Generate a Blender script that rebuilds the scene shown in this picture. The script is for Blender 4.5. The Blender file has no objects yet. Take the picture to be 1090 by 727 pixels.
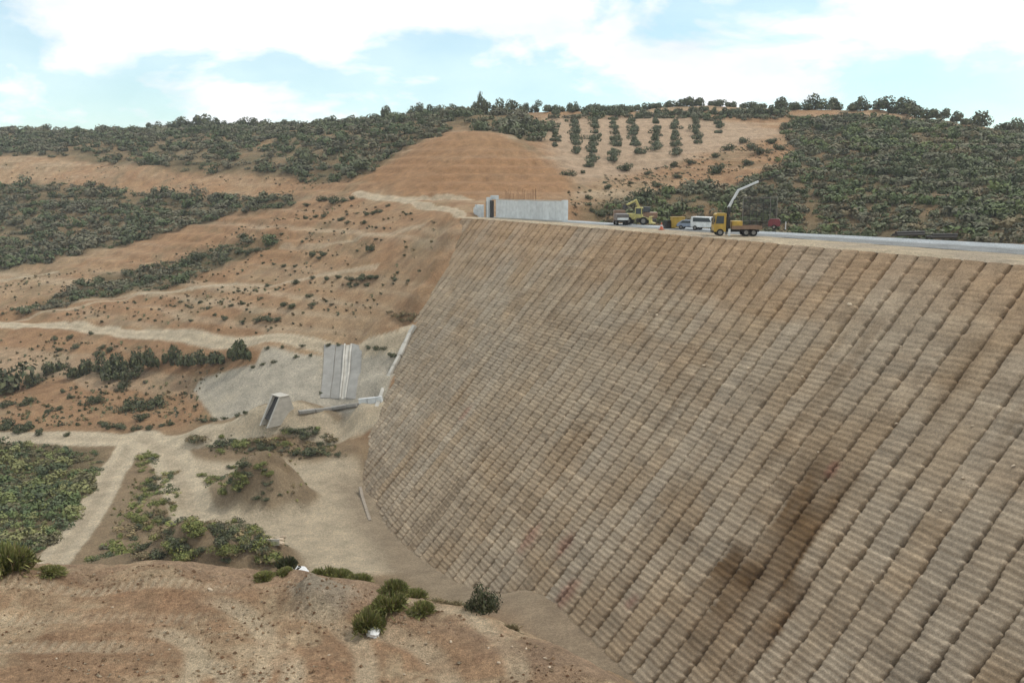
import bpy, bmesh, math, random
import numpy as np
from mathutils import Vector, Matrix

random.seed(7)
RNG = np.random.default_rng(11)
R = math.radians

# ------------------------------------------------------------------ camera, sky, sun, exposure
sc = bpy.context.scene
COL = sc.collection
CAM_Z, PITCH, FPX = 6.6, R(9.83), 944.0          # eye height above the dam crest (z = 0)
cam_data = bpy.data.cameras.new('camera')
cam_data.sensor_width = 36.0
cam_data.lens = FPX / 1090.0 * 36.0
cam_data.clip_start, cam_data.clip_end = 0.1, 9000.0
cam = bpy.data.objects.new('camera', cam_data)
cam.location = (0, 0, CAM_Z)
cam.rotation_euler = (R(90) - PITCH, 0, 0)
COL.objects.link(cam)
sc.camera = cam

SUN_EL, SUN_AZ = R(56), R(70)                    # azimuth clockwise from +Y
world = bpy.data.worlds.new('World')
sc.world = world
world.use_nodes = True
def build_world():
    nt = world.node_tree
    nt.nodes.clear()
    N, L = nt.nodes.new, nt.links.new
    out = N('ShaderNodeOutputWorld')
    bg = N('ShaderNodeBackground'); bg.inputs['Strength'].default_value = 0.115
    L(bg.outputs[0], out.inputs[0])
    sky = N('ShaderNodeTexSky'); sky.sky_type = 'NISHITA'; sky.sun_disc = False
    sky.sun_elevation = SUN_EL; sky.sun_rotation = SUN_AZ
    sky.air_density = 1.0; sky.dust_density = 0.6; sky.ozone_density = 1.6
    tc = N('ShaderNodeTexCoord')
    mp = N('ShaderNodeMapping'); mp.inputs['Scale'].default_value = (1.0, 1.0, 2.2)
    mp.inputs['Location'].default_value = (0.35, 0.1, 0.02)
    L(tc.outputs['Generated'], mp.inputs['Vector'])
    n1 = N('ShaderNodeTexNoise'); n1.inputs['Scale'].default_value = 4.4
    n1.inputs['Detail'].default_value = 9; n1.inputs['Roughness'].default_value = 0.55
    n1.inputs['Distortion'].default_value = 0.25
    L(mp.outputs[0], n1.inputs['Vector'])
    sep = N('ShaderNodeSeparateXYZ'); L(tc.outputs['Generated'], sep.inputs[0])
    # the cloud deck thins out towards the horizon
    lift = N('ShaderNodeMapRange'); lift.inputs['From Min'].default_value = 0.07
    lift.inputs['From Max'].default_value = 0.19
    lift.inputs['To Min'].default_value = -0.06; lift.inputs['To Max'].default_value = 0.12
    L(sep.outputs['Z'], lift.inputs['Value'])
    add = N('ShaderNodeMath'); add.operation = 'ADD'
    L(n1.outputs['Fac'], add.inputs[0]); L(lift.outputs[0], add.inputs[1])
    cov = N('ShaderNodeValToRGB')
    cov.color_ramp.elements[0].position = 0.50; cov.color_ramp.elements[1].position = 0.575
    cov.color_ramp.elements[0].color = (0.36, 0.36, 0.36, 1)
    L(add.outputs[0], cov.inputs[0])
    n2 = N('ShaderNodeTexNoise'); n2.inputs['Scale'].default_value = 4.2
    n2.inputs['Detail'].default_value = 5
    L(mp.outputs[0], n2.inputs['Vector'])
    body = N('ShaderNodeValToRGB')
    body.color_ramp.elements[0].position = 0.38; body.color_ramp.elements[1].position = 0.55
    body.color_ramp.elements[0].color = (7.6, 8.3, 8.7, 1)
    body.color_ramp.elements[1].color = (10.4, 10.5, 10.6, 1)
    L(n2.outputs['Fac'], body.inputs[0])
    tint = N('ShaderNodeMix'); tint.data_type = 'RGBA'; tint.blend_type = 'MULTIPLY'
    tint.inputs['Factor'].default_value = 1.0
    L(sky.outputs[0], tint.inputs['A']); tint.inputs['B'].default_value = (1.25, 1.55, 1.42, 1)
    mix = N('ShaderNodeMix'); mix.data_type = 'RGBA'
    L(cov.outputs[0], mix.inputs['Factor'])
    L(tint.outputs['Result'], mix.inputs['A']); L(body.outputs[0], mix.inputs['B'])
    L(mix.outputs['Result'], bg.inputs['Color'])
build_world()

sun_data = bpy.data.lights.new('sun', 'SUN')
sun_data.energy = 2.2
sun_data.angle = R(5)
sun_data.color = (1.0, 0.95, 0.88)
sun = bpy.data.objects.new('sun', sun_data)
sd = Vector((math.sin(SUN_AZ) * math.cos(SUN_EL), math.cos(SUN_AZ) * math.cos(SUN_EL), math.sin(SUN_EL)))
sun.rotation_euler = sd.to_track_quat('Z', 'Y').to_euler()
sun.location = (60, 40, 120)
COL.objects.link(sun)
vs = sc.view_settings
vs.view_transform = 'Standard'; vs.look = 'None'; vs.exposure = 0.0; vs.gamma = 1.0
vs.use_curve_mapping = False

# ------------------------------------------------------------------ helpers
def lin(c):
    c = np.asarray(c, float) / 255.0
    return np.where(c <= 0.04045, c / 12.92, ((c + 0.055) / 1.055) ** 2.4)
def L4(c, k=1.0):
    v = lin(c) * k
    return (float(v[0]), float(v[1]), float(v[2]), 1.0)

NT = RNG.random((256, 256))
def vnoise(x, y, seed=0):
    x = np.asarray(x, float) + seed * 37.31; y = np.asarray(y, float) + seed * 17.17
    xi = np.floor(x).astype(int); yi = np.floor(y).astype(int)
    fx = x - xi; fy = y - yi
    fx = fx * fx * (3 - 2 * fx); fy = fy * fy * (3 - 2 * fy)
    a = NT[xi & 255, yi & 255]; b = NT[(xi + 1) & 255, yi & 255]
    c = NT[xi & 255, (yi + 1) & 255]; d = NT[(xi + 1) & 255, (yi + 1) & 255]
    return (a * (1 - fx) + b * fx) * (1 - fy) + (c * (1 - fx) + d * fx) * fy
def fbm(x, y, scale=1.0, octv=4, seed=0, rough=0.5):
    s = 0.0; amp = 1.0; tot = 0.0; f = 1.0 / scale
    for i in range(octv):
        s = s + amp * (vnoise(x * f, y * f, seed + i * 3) - 0.5)
        tot += amp; amp *= rough; f *= 2.03
    return 2 * s / tot                                  # about -1 .. 1
def smooth(a, b, x):
    t = np.clip((x - a) / (b - a), 0, 1)
    return t * t * (3 - 2 * t)

def mesh_obj(name, verts, faces, mat, parent=None, smooth_shade=False, col=None):
    verts = np.asarray(verts, np.float32); faces = np.asarray(faces, np.int32)
    me = bpy.data.meshes.new(name)
    k = faces.shape[1]
    me.vertices.add(len(verts)); me.vertices.foreach_set('co', verts.ravel())
    me.loops.add(faces.size); me.loops.foreach_set('vertex_index', faces.ravel())
    me.polygons.add(len(faces))
    me.polygons.foreach_set('loop_start', np.arange(0, faces.size, k, dtype=np.int32))
    me.polygons.foreach_set('loop_total', np.full(len(faces), k, np.int32))
    me.polygons.foreach_set('use_smooth', np.full(len(faces), smooth_shade, bool))
    me.update(calc_edges=True)
    if col is not None:
        at = me.attributes.new('soil', 'FLOAT_COLOR', 'POINT')
        c4 = np.ones((len(verts), 4), np.float32); c4[:, :3] = col
        at.data.foreach_set('color', c4.ravel())
    me.materials.append(mat)
    o = bpy.data.objects.new(name, me)
    COL.objects.link(o)
    if parent: o.parent = parent
    return o
def tag(o, label=None, cat=None, group=None, kind=None):
    if label: o['label'] = label
    if cat: o['category'] = cat
    if group: o['group'] = group
    if kind: o['kind'] = kind
    return o
def empty(name, loc=(0, 0, 0), rz=0.0):
    o = bpy.data.objects.new(name, None)
    o.empty_display_size = 0.3
    o.location = loc; o.rotation_euler = (0, 0, rz)
    COL.objects.link(o)
    return o

class MB:
    """collects boxes, tubes and prisms into one mesh"""
    def __init__(s): s.bm = bmesh.new()
    def box(s, x0, x1, y0, y1, z0, z1, bev=0.0, M=None):
        r = bmesh.ops.create_cube(s.bm, size=1.0)
        vv = r['verts']
        for v in vv:
            v.co = Vector(((x0 + x1) / 2 + v.co.x * (x1 - x0), (y0 + y1) / 2 + v.co.y * (y1 - y0), (z0 + z1) / 2 + v.co.z * (z1 - z0)))
        if bev:
            ed = list({e for v in vv for e in v.link_edges})
            q = bmesh.ops.bevel(s.bm, geom=ed, offset=bev, segments=1, affect='EDGES', profile=0.5)
            vv = list({v for f in q['faces'] for v in f.verts} | {v for v in vv if v.is_valid})
        if M: bmesh.ops.transform(s.bm, matrix=M, verts=[v for v in vv if v.is_valid])
        return s
    def tube(s, a, b, r0, r1=None, n=8):
        a, b = Vector(a), Vector(b); d = b - a
        r1 = r0 if r1 is None else r1
        M = Matrix.Translation((a + b) / 2) @ d.to_track_quat('Z', 'Y').to_matrix().to_4x4()
        bmesh.ops.create_cone(s.bm, cap_ends=True, segments=n, radius1=r0, radius2=max(r1, 1e-4), depth=d.length, matrix=M)
        return s
    def prism(s, poly, y0, y1):
        """polygon in x,z swept along y"""
        a = [s.bm.verts.new((x, y0, z)) for x, z in poly]
        b = [s.bm.verts.new((x, y1, z)) for x, z in poly]
        n = len(poly)
        s.bm.faces.new(a); s.bm.faces.new(b[::-1])
        for i in range(n): s.bm.faces.new((a[i], b[i], b[(i + 1) % n], a[(i + 1) % n]))
        return s
    def ball(s, c, r, sub=1, sc_=(1, 1, 1), jit=0.0):
        q = bmesh.ops.create_icosphere(s.bm, subdivisions=sub, radius=r)
        for v in q['verts']:
            k = 1 + jit * (random.random() - 0.5) * 2
            v.co = Vector((c[0] + v.co.x * sc_[0] * k, c[1] + v.co.y * sc_[1] * k, c[2] + v.co.z * sc_[2] * k))
        return s
    def build(s, name, mat, parent=None, sm=False):
        bmesh.ops.recalc_face_normals(s.bm, faces=s.bm.faces[:])
        me = bpy.data.meshes.new(name)
        s.bm.to_mesh(me); s.bm.free()
        if sm: me.polygons.foreach_set('use_smooth', np.ones(len(me.polygons), bool))
        me.materials.append(mat)
        o = bpy.data.objects.new(name, me); COL.objects.link(o)
        if parent: o.parent = parent
        return o

# ------------------------------------------------------------------ materials
def mat_base(name):
    m = bpy.data.materials.new(name); m.use_nodes = True
    nt = m.node_tree
    return m, nt, nt.nodes['Principled BSDF']
def soil_mat(name, s1=0.35, s2=3.0, bump=0.5, lo=0.72, hi=1.22, fine=9.0):
    """earth: the attribute gives the soil's own colour, noise gives grain"""
    m, nt, b = mat_base(name)
    N, L = nt.nodes.new, nt.links.new
    b.inputs['Roughness'].default_value = 0.95
    b.inputs['Specular IOR Level'].default_value = 0.15
    at = N('ShaderNodeAttribute'); at.attribute_name = 'soil'
    g = N('ShaderNodeNewGeometry')
    f = None
    for sc_, a, z in ((s1, lo, hi), (s2, lo, hi), (fine, 0.7, 1.3), (fine * 4, 0.62, 1.36)):
        n = N('ShaderNodeTexNoise'); n.inputs['Scale'].default_value = sc_
        n.inputs['Detail'].default_value = 6; n.inputs['Roughness'].default_value = 0.62
        L(g.outputs['Position'], n.inputs['Vector'])
        r = N('ShaderNodeMapRange'); r.inputs['From Min'].default_value = 0.3; r.inputs['From Max'].default_value = 0.7
        r.inputs['To Min'].default_value = a; r.inputs['To Max'].default_value = z
        L(n.outputs['Fac'], r.inputs['Value'])
        if f is None: f = r.outputs[0]
        else:
            q = N('ShaderNodeMath'); q.operation = 'MULTIPLY'
            L(f, q.inputs[0]); L(r.outputs[0], q.inputs[1]); f = q.outputs[0]
    v = N('ShaderNodeVectorMath'); v.operation = 'SCALE'
    L(at.outputs['Color'], v.inputs[0]); L(f, v.inputs['Scale'])
    L(v.outputs[0], b.inputs['Base Color'])
    bp = N('ShaderNodeBump'); bp.inputs['Strength'].default_value = bump; bp.inputs['Distance'].default_value = 0.3
    L(f, bp.inputs['Height']); L(bp.outputs[0], b.inputs['Normal'])
    return m
def plain_mat(name, rgb, rough=0.6, metal=0.0, var=0.15, sc_=2.0, k=1.0, spec=0.4, bump=0.0, obj_var=0.0):
    m, nt, b = mat_base(name)
    N, L = nt.nodes.new, nt.links.new
    b.inputs['Roughness'].default_value = rough; b.inputs['Metallic'].default_value = metal
    b.inputs['Specular IOR Level'].default_value = spec
    tc = N('ShaderNodeTexCoord')
    n = N('ShaderNodeTexNoise'); n.inputs['Scale'].default_value = sc_; n.inputs['Detail'].default_value = 7
    n.inputs['Roughness'].default_value = 0.65
    L(tc.outputs['Object'], n.inputs['Vector'])
    cr = N('ShaderNodeValToRGB')
    c = np.array(L4(rgb, k))
    a = c.copy(); a[:3] *= 1 - var * 1.6; z = c.copy(); z[:3] *= 1 + var
    cr.color_ramp.elements[0].position = 0.3; cr.color_ramp.elements[1].position = 0.66
    cr.color_ramp.elements[0].color = a; cr.color_ramp.elements[1].color = z
    L(n.outputs['Fac'], cr.inputs[0])
    last = cr.outputs[0]
    if obj_var:
        oi = N('ShaderNodeObjectInfo')
        r = N('ShaderNodeMapRange'); r.inputs['To Min'].default_value = 1 - obj_var; r.inputs['To Max'].default_value = 1 + obj_var
        L(oi.outputs['Random'], r.inputs['Value'])
        v = N('ShaderNodeVectorMath'); v.operation = 'SCALE'
        L(last, v.inputs[0]); L(r.outputs[0], v.inputs['Scale']); last = v.outputs[0]
    L(last, b.inputs['Base Color'])
    if bump:
        bp = N('ShaderNodeBump'); bp.inputs['Strength'].default_value = bump; bp.inputs['Distance'].default_value = 0.05
        L(n.outputs['Fac'], bp.inputs['Height']); L(bp.outputs[0], b.inputs['Normal'])
    return m
def leaf_mat(name, attr=True, rgb=(70, 75, 50), obj_var=0.25):
    m, nt, b = mat_base(name)
    N, L = nt.nodes.new, nt.links.new
    b.inputs['Roughness'].default_value = 0.75; b.inputs['Specular IOR Level'].default_value = 0.2
    g = N('ShaderNodeNewGeometry')
    n = N('ShaderNodeTexNoise'); n.inputs['Scale'].default_value = 1.7; n.inputs['Detail'].default_value = 4
    L(g.outputs['Position'], n.inputs['Vector'])
    r = N('ShaderNodeMapRange'); r.inputs['From Min'].default_value = 0.3; r.inputs['From Max'].default_value = 0.7
    r.inputs['To Min'].default_value = 0.75; r.inputs['To Max'].default_value = 1.25
    L(n.outputs['Fac'], r.inputs['Value'])
    v = N('ShaderNodeVectorMath'); v.operation = 'SCALE'
    if attr:
        at = N('ShaderNodeAttribute'); at.attribute_name = 'soil'; L(at.outputs['Color'], v.inputs[0])
        L(r.outputs[0], v.inputs['Scale'])
    else:
        v.inputs[0].default_value = L4(rgb)[:3]
        oi = N('ShaderNodeObjectInfo')
        r2 = N('ShaderNodeMapRange'); r2.inputs['To Min'].default_value = 1 - obj_var; r2.inputs['To Max'].default_value = 1 + obj_var
        L(oi.outputs['Random'], r2.inputs['Value'])
        q = N('ShaderNodeMath'); q.operation = 'MULTIPLY'
        L(r.outputs[0], q.inputs[0]); L(r2.outputs[0], q.inputs[1]); L(q.outputs[0], v.inputs['Scale'])
    L(v.outputs[0], b.inputs['Base Color'])
    return m
M_SOIL = soil_mat('bare_earth', bump=0.8)
M_FACE = soil_mat('compacted_fill', s1=0.5, s2=4.0, bump=0.35, lo=0.8, hi=1.16, fine=12.0)
M_SCRUB = leaf_mat('scrub_leaves')

# ------------------------------------------------------------------ survey: sight lines from the camera station
_cp, _sp = math.cos(PITCH), math.sin(PITCH)
def ray(px, py):
    u = (px - 545.0) / FPX; v = (py - 363.5) / FPX
    return np.array([u, _cp - v * _sp, -_sp - v * _cp])
def atz(px, py, z):
    d = ray(px, py); t = (z - CAM_Z) / d[2]
    return d[0] * t, d[1] * t
def atY(px, py, Y):
    d = ray(px, py); t = Y / d[1]
    return d[0] * t, Y, CAM_Z + d[2] * t

# ------------------------------------------------------------------ dam axis
SLOPE = 0.90
_Y = np.arange(-10.0, 222.0, 0.5)
_k = np.interp(_Y, [0, 60, 95, 120, 150, 175, 195, 215], [.37, .39, .41, .43, .43, .50, .58, .60])
_X = np.concatenate([[0], np.cumsum(-(_k[1:] + _k[:-1]) / 2 * 0.5)])
_X += 43.7 - np.interp(78.0, _Y, _X)
_S = np.concatenate([[0], np.cumsum(np.hypot(np.diff(_X), np.diff(_Y)))])
def axis(u):
    """crest edge point and the unit vector that points out over the face"""
    x = np.interp(u, _S, _X); y = np.interp(u, _S, _Y)
    k = np.interp(y, _Y, np.convolve(np.pad(_k, 20, 'edge'), np.ones(41) / 41, 'valid'))
    n = np.sqrt(1 + k * k)
    return x, y, -1 / n, -k / n
def u_at_Y(y): return float(np.interp(y, _Y, _S))
U_END = u_at_Y(198.0)
def face_z(X, Y):
    """height of the face plane at a plan position (the crest level behind the edge)"""
    j = np.clip(np.searchsorted(_Y, Y), 0, len(_Y) - 1)
    for _ in range(3):                                   # foot of the perpendicular on the axis
        yf = Y
        x0 = np.interp(yf, _Y, _X); k = np.interp(yf, _Y, _k)
        d = (x0 - X) / np.sqrt(1 + k * k)
        yf = Y + d * k / np.sqrt(1 + k * k)
    x0 = np.interp(yf, _Y, _X); k = np.interp(yf, _Y, _k)
    d = ((x0 - X) + k * (yf - Y)) / np.sqrt(1 + k * k)
    return -d / SLOPE, d

# ------------------------------------------------------------------ terrain height
CTRL = []
def cz(px, py, z): x, y = atz(px, py, z); CTRL.append((x, y, z))
def cY(px, py, Y): CTRL.append(atY(px, py, Y))
def face_sight(px, py):
    """where a sight line meets the face of the dam"""
    d = ray(px, py); t = np.arange(20, 260, 0.1)
    X, Y, Z = d[0] * t, d[1] * t, CAM_Z + d[2] * t
    fz, dd = face_z(X, Y)
    k = np.nonzero((Z < fz) & (dd > -1))[0]
    return (X[k[0]], Y[k[0]], Z[k[0]]) if len(k) else None
CONTACT = [(492, 246), (480, 275), (460, 310), (440, 350), (420, 402), (404, 442), (392, 480), (386, 505), (391, 525), (405, 550), (421, 573), (450, 597), (489, 623), (530, 634), (560, 628), (586, 638), (603, 657), (630, 683), (662, 713), (676, 727)]
CONTACT = [face_sight(*p) for p in CONTACT]
CTRL += [(x, y, z + 0.1) for x, y, z in CONTACT]
for x, y, z in CONTACT[:7]:                                  # the flank rises beyond the contact and dips under the fill
    k = float(np.interp(y, _Y, _k)); n = math.hypot(1, k)
    CTRL += [(x - k / n * 5 , y + 5 / n, z + 0.7), (x + k / n * 5, y - 5 / n, z - 3.2), (x - 3.0, y + 0.5, z + 0.6)]
for p in ((0, 600, -43), (0, 530, -43.5), (0, 470, -41), (60, 500, -43), (140, 468, -40.6), (250, 560, -42.3), (330, 580, -42.3), (200, 500, -42), (320, 500, -41.6), (360, 470, -40),
          (-250, 470, -41), (-250, 600, -43), (60, 600, -42.5), (200, 600, -42.6), (370, 530, -42), (-250, 520, -43), (-500, 520, -43)): cz(*p)
for p in ((320, 446, 160), (270, 454, 161), (230, 447, 168), (205, 415, 186), (210, 402, 187), (275, 372, 183), (345, 367, 182), (380, 367, 181), (425, 366, 178), (412, 402, 167), (385, 428, 161), (340, 426, 166), (300, 430, 166), (298, 446, 164.5), (308, 452, 158), (280, 452, 160), (380, 400, 171), (300, 395, 176),
          (0, 440, 178), (100, 445, 172), (60, 400, 200), (150, 405, 190), (-250, 400, 210),
          (0, 345, 232), (100, 351, 220), (200, 358, 200), (-250, 340, 250),
          (0, 330, 238), (100, 335, 226), (220, 335, 205), (330, 345, 189), (400, 345, 180), (425, 338, 178),
          (0, 300, 275), (150, 300, 255), (300, 300, 222), (400, 300, 199), (440, 300, 189), (-250, 290, 300),
          (0, 250, 330), (150, 250, 300), (300, 240, 258), (400, 245, 225), (465, 252, 201), (440, 268, 200), (-250, 240, 350),
          (0, 195, 395), (150, 200, 365), (300, 208, 300), (390, 213, 262), (440, 213, 245), (-250, 190, 420),
          (0, 178, 410), (150, 182, 375), (250, 190, 345), (350, 190, 315),
          (0, 138, 560), (100, 138, 545), (200, 136, 520), (300, 134, 490), (400, 130, 430), (450, 124, 390), (-250, 140, 590), (510, 121, 350), (560, 126, 350),
          (494, 231.5, 199), (485, 226, 205), (470, 232, 206), (490, 219, 214), (498, 214, 224), (540, 212, 230), (600, 213, 232), (490, 141, 292), (430, 170, 288), (400, 187, 285), (540, 147, 290), (590, 175, 275), (605, 195, 258), (530, 190, 250), (470, 180, 265),
          (600, 160, 300), (630, 185, 275), (700, 175, 290), (650, 150, 330), (760, 150, 325), (830, 140, 345), (580, 124, 375), (640, 118, 395), (700, 117, 400), (760, 115, 400), (830, 116, 400),
          (640, 215, 238), (740, 215, 238), (700, 195, 262), (800, 190, 265), (760, 170, 290),
          (860, 118, 395), (930, 120, 385), (990, 130, 360), (1045, 138, 340), (1090, 146, 330), (1300, 160, 330), (880, 150, 320), (1000, 160, 290), (1090, 180, 260), (1300, 200, 250),
          (860, 215, 245), (980, 225, 220), (1090, 235, 200), (860, 248, 225), (980, 252, 200), (1090, 262, 175)): cY(*p)
# under the fill, the reservoir side and the land behind the ridges
for p in ((35, 150, -38), (10, 130, -44), (20, 100, -43), (40, 100, -40), (60, 130, -34), (80, 170, -28), (30, 185, -24), (10, 195, -18), (55, 70, -32), (40, 55, -30), (30, 45, -26), (120, 140, -30),
          (-300, 780, 30), (-100, 720, 25), (60, 640, 22), (200, 600, 22), (350, 550, 18), (-600, 900, 30), (0, 1500, 10), (600, 1000, 12), (-1200, 1500, 10), (1200, 1400, 5), (0, 3000, 5), (-2500, 2600, 5), (2500, 2600, 5),
          (-20, 60, -42), (-60, 50, -43), (-150, 60, -43), (5, 40, -34), (-30, 20, -38), (-150, 0, -40), (60, 10, -20), (120, 0, -15), (0, -60, -20)): CTRL.append(p)
CTRL = np.array(CTRL)
def _fit(P):
    xy = P[:, :2] / 100.0; n = len(P)
    d = np.hypot(xy[:, None, 0] - xy[None, :, 0], xy[:, None, 1] - xy[None, :, 1])
    A = np.zeros((n + 3, n + 3)); A[:n, :n] = -d - np.eye(n) * 0.004
    A[:n, n] = 1; A[:n, n + 1:] = xy; A[n, :n] = 1; A[n + 1:, :n] = xy.T
    return xy, np.linalg.solve(A, np.concatenate([P[:, 2], np.zeros(3)]))
_CXY, _W = _fit(CTRL)
def rbf(X, Y):
    X = np.asarray(X, float) / 100; Y = np.asarray(Y, float) / 100
    z = _W[-3] + _W[-2] * X + _W[-1] * Y
    for (a, b), w in zip(_CXY, _W[:-3]): z = z - w * np.sqrt((X - a) ** 2 + (Y - b) ** 2 + 1e-4)
    return z

def seg_dist(X, Y, P):
    d = np.full(np.shape(X), 1e9)
    for (ax, ay), (bx, by) in zip(P[:-1], P[1:]):
        vx, vy = bx - ax, by - ay
        t = np.clip(((X - ax) * vx + (Y - ay) * vy) / (vx * vx + vy * vy + 1e-9), 0, 1)
        d = np.minimum(d, np.hypot(X - ax - t * vx, Y - ay - t * vy))
    return d
def inside(X, Y, P):
    c = np.zeros(np.shape(X), bool); n = len(P)
    for i in range(n):
        (ax, ay), (bx, by) = P[i], P[(i + 1) % n]
        if ay == by: continue
        c ^= ((ay > Y) != (by > Y)) & (X < (bx - ax) * (Y - ay) / (by - ay) + ax)
    return c
def sdist(X, Y, P):
    """signed distance to a polygon, negative inside"""
    d = seg_dist(X, Y, list(P) + [P[0]])
    return np.where(inside(X, Y, P), -d, d)

PLAT_Z = -6.0
PLAT = [atz(x, y, PLAT_Z) for x, y in ((-420, 606), (-200, 606), (0, 606), (100, 602), (200, 604), (300, 610), (331, 616), (394, 628), (437, 643), (487, 653), (531, 666), (559, 682), (590, 697), (637, 722), (655, 744))]
PLAT += [(3.2, 10.0), (4.0, -12.0), (-40.0, -12.0)]
def near_hill(X, Y):
    d = sdist(X, Y, PLAT)
    bank = np.clip((17.0 - Y) * 0.72, 0, 10.9)
    e = np.maximum(d + 0.1, 0)
    return PLAT_Z + bank - 0.72 * (np.sqrt(e * e + 0.16) - 0.4), d
MOUND = []
HEAPS = [(*atz(348, 650, PLAT_Z), 0.85, 0.55), (*atz(330, 640, PLAT_Z), 0.6, 0.3), (*atz(30, 628, PLAT_Z), 1.3, .35), (*atz(180, 622, PLAT_Z), 1.5, .3)]
def terraces(X, Y, z):
    """excavator benches and old terraces on the far slopes"""
    st = 2.6; q = z + 0.9 * fbm(X, Y, 25, 3, 18); f = q / st - np.floor(q / st)
    return (smooth(0.3, 0.9, f) - f) * st
def height(X, Y):
    z = rbf(X, Y)
    far = smooth(60, 140, Y)
    z = z + far * (fbm(X, Y, 22, 4, 1) * 0.5 + fbm(X, Y, 6, 3, 2) * 0.16)
    z = z + smooth(200, 235, Y) * smooth(420, 330, Y) * (0.28 * fbm(X, Y * .35, 3.2, 3, 20) - 0.3 * smooth(.25, .6, fbm(X + .3 * Y, Y * .12, 2.6, 2, 21)))
    hill = smooth(215, 300, Y)
    z = z + hill * (fbm(X, Y, 60, 4, 5) * 2.2 + fbm(X, Y, 14, 3, 6) * 0.5)
    z = z + terraces(X, Y, z) * (0.7 * smooth(205, 240, Y) * smooth(520, 380, Y) * smooth(-0.4, 0.3, fbm(X, Y, 40, 2, 19) + .25))
    for mx, my, rx, ry, hh in MOUND:
        q = ((X - mx) / rx) ** 2 + ((Y - my) / ry) ** 2
        z = z + hh * np.exp(-q * q) * (1 + 0.35 * fbm(X, Y, 4, 3, 8))
    nz, d = near_hill(X, Y)
    # clods and rough ground on the working platform
    nz = nz + (d < 8) * (fbm(X, Y, 3.0, 4, 9) * 0.12 + fbm(X, Y, 0.7, 3, 10) * 0.06 + 0.05 * smooth(.25, .6, fbm(X, Y, 0.35, 2, 13)))
    nz = nz + 0.35 * np.exp(-(np.minimum(d + 1.4, 0.5 * (d + 1.4)) / 1.0) ** 2) * (0.6 + fbm(X, Y, 2.5, 3, 12)) * (Y > 17.5)
    nz = nz + tracks(X, Y)[0]
    for hx, hy, hr, hh in HEAPS: nz = nz + hh * np.exp(-((X - hx) ** 2 + ((Y - hy) * .9) ** 2) / hr ** 2) * (1 + .3 * fbm(X, Y, .6, 2, 17))
    zz = np.maximum(z, nz)
    m = np.abs(z - nz) < 1.0
    return np.where(m, zz + 0.25 * (1 - np.abs(z - nz)) ** 2, zz)

# dozer tracks pressed into the platform: pairs of straight runs and turning arcs
def tracks(X, Y):
    dz = np.zeros(np.shape(X)); pale = np.zeros(np.shape(X))
    near = (Y > 17) & (Y < 34)
    wob = fbm(X, Y, 6, 2, 14) * 0.3
    brk = smooth(-.6, .1, fbm(X, Y, 2.2, 3, 16))                # tracks partly smeared out again
    for y0, x1, cl in ((26.3, -8.8, 1), (24.6, -9.2, 1), (23.1, -10.5, .8)):
        c = y0 + 0.03 * (X + 10) + wob
        w = smooth(0.36, 0.2, np.abs(Y - c)) * smooth(x1 + 1.5, x1 - 1.0, X + fbm(X, Y, 1.5, 2, 15)) * near * (.35 + .65 * brk)
        cleat = 0.5 + 0.5 * np.sin(2 * np.pi * (X + .3 * wob) / 0.27)
        dz += w * (-0.06 + 0.045 * cl * cleat); pale += w * ((0.7 - 0.45 * cl) + 0.5 * cl * cleat)
    for cx, cy, r, a0, a1 in ((-10.6, 21.6, 2.1, -50, 85), (-10.6, 21.6, 4.0, -45, 70), (-8.8, 20.6, 1.6, -50, 90), (-7.2, 21.2, 3.4, -30, 75), (-7.2, 21.2, 1.5, -60, 100), (-4.6, 20.6, 3.0, -20, 85), (-4.6, 20.6, 4.8, 0, 80)):
        rr = np.hypot(X - cx, Y - cy) + wob * 0.6; aa = np.degrees(np.arctan2(Y - cy, X - cx))
        w = smooth(0.46, 0.15, np.abs(rr - r)) * smooth(a0 - 10, a0 + 10, aa) * smooth(a1 + 12, a1 - 12, aa) * near * (.3 + .7 * brk)
        cleat = 0.5 + 0.5 * np.sin(2 * np.pi * np.radians(aa) * r / 0.27)
        dz += w * (-0.08 + 0.03 * cleat); pale += w * 0.8
    return dz, np.clip(pale, 0, 1)

# polar survey grid: fine where the valley is seen, coarse beyond
AZ = np.concatenate([np.linspace(R(-72), R(-36), 26)[:-1], np.linspace(R(-36), R(36), 570), np.linspace(R(36), R(72), 26)[1:]])
RR = np.concatenate([np.linspace(2, 19, 16), np.linspace(19.2, 35, 150), np.linspace(35.8, 92, 46), np.linspace(92.7, 142, 74), np.linspace(142.7, 322, 256), np.linspace(324.5, 640, 110), np.geomspace(660, 2600, 22)])
GA, GR = np.meshgrid(AZ, RR)
GX, GY = np.sin(GA) * GR, np.cos(GA) * GR
for px, py, rx, ry, hh in ((262, 528, 7.0, 5.0, 3.4), (292, 532, 6.0, 5.0, 4.2), (240, 596, 9.0, 4.5, 3.6), (170, 602, 9.0, 4.5, 2.2), (240, 478, 9.0, 3.6, 1.8), (310, 480, 10.0, 3.8, 2.8), (160, 540, 3.2, 10.0, 1.6)):
    MX, MY = atz(px, py, -42); MOUND.append((MX, MY, rx, ry, hh))
GZ = height(GX, GY)

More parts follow.
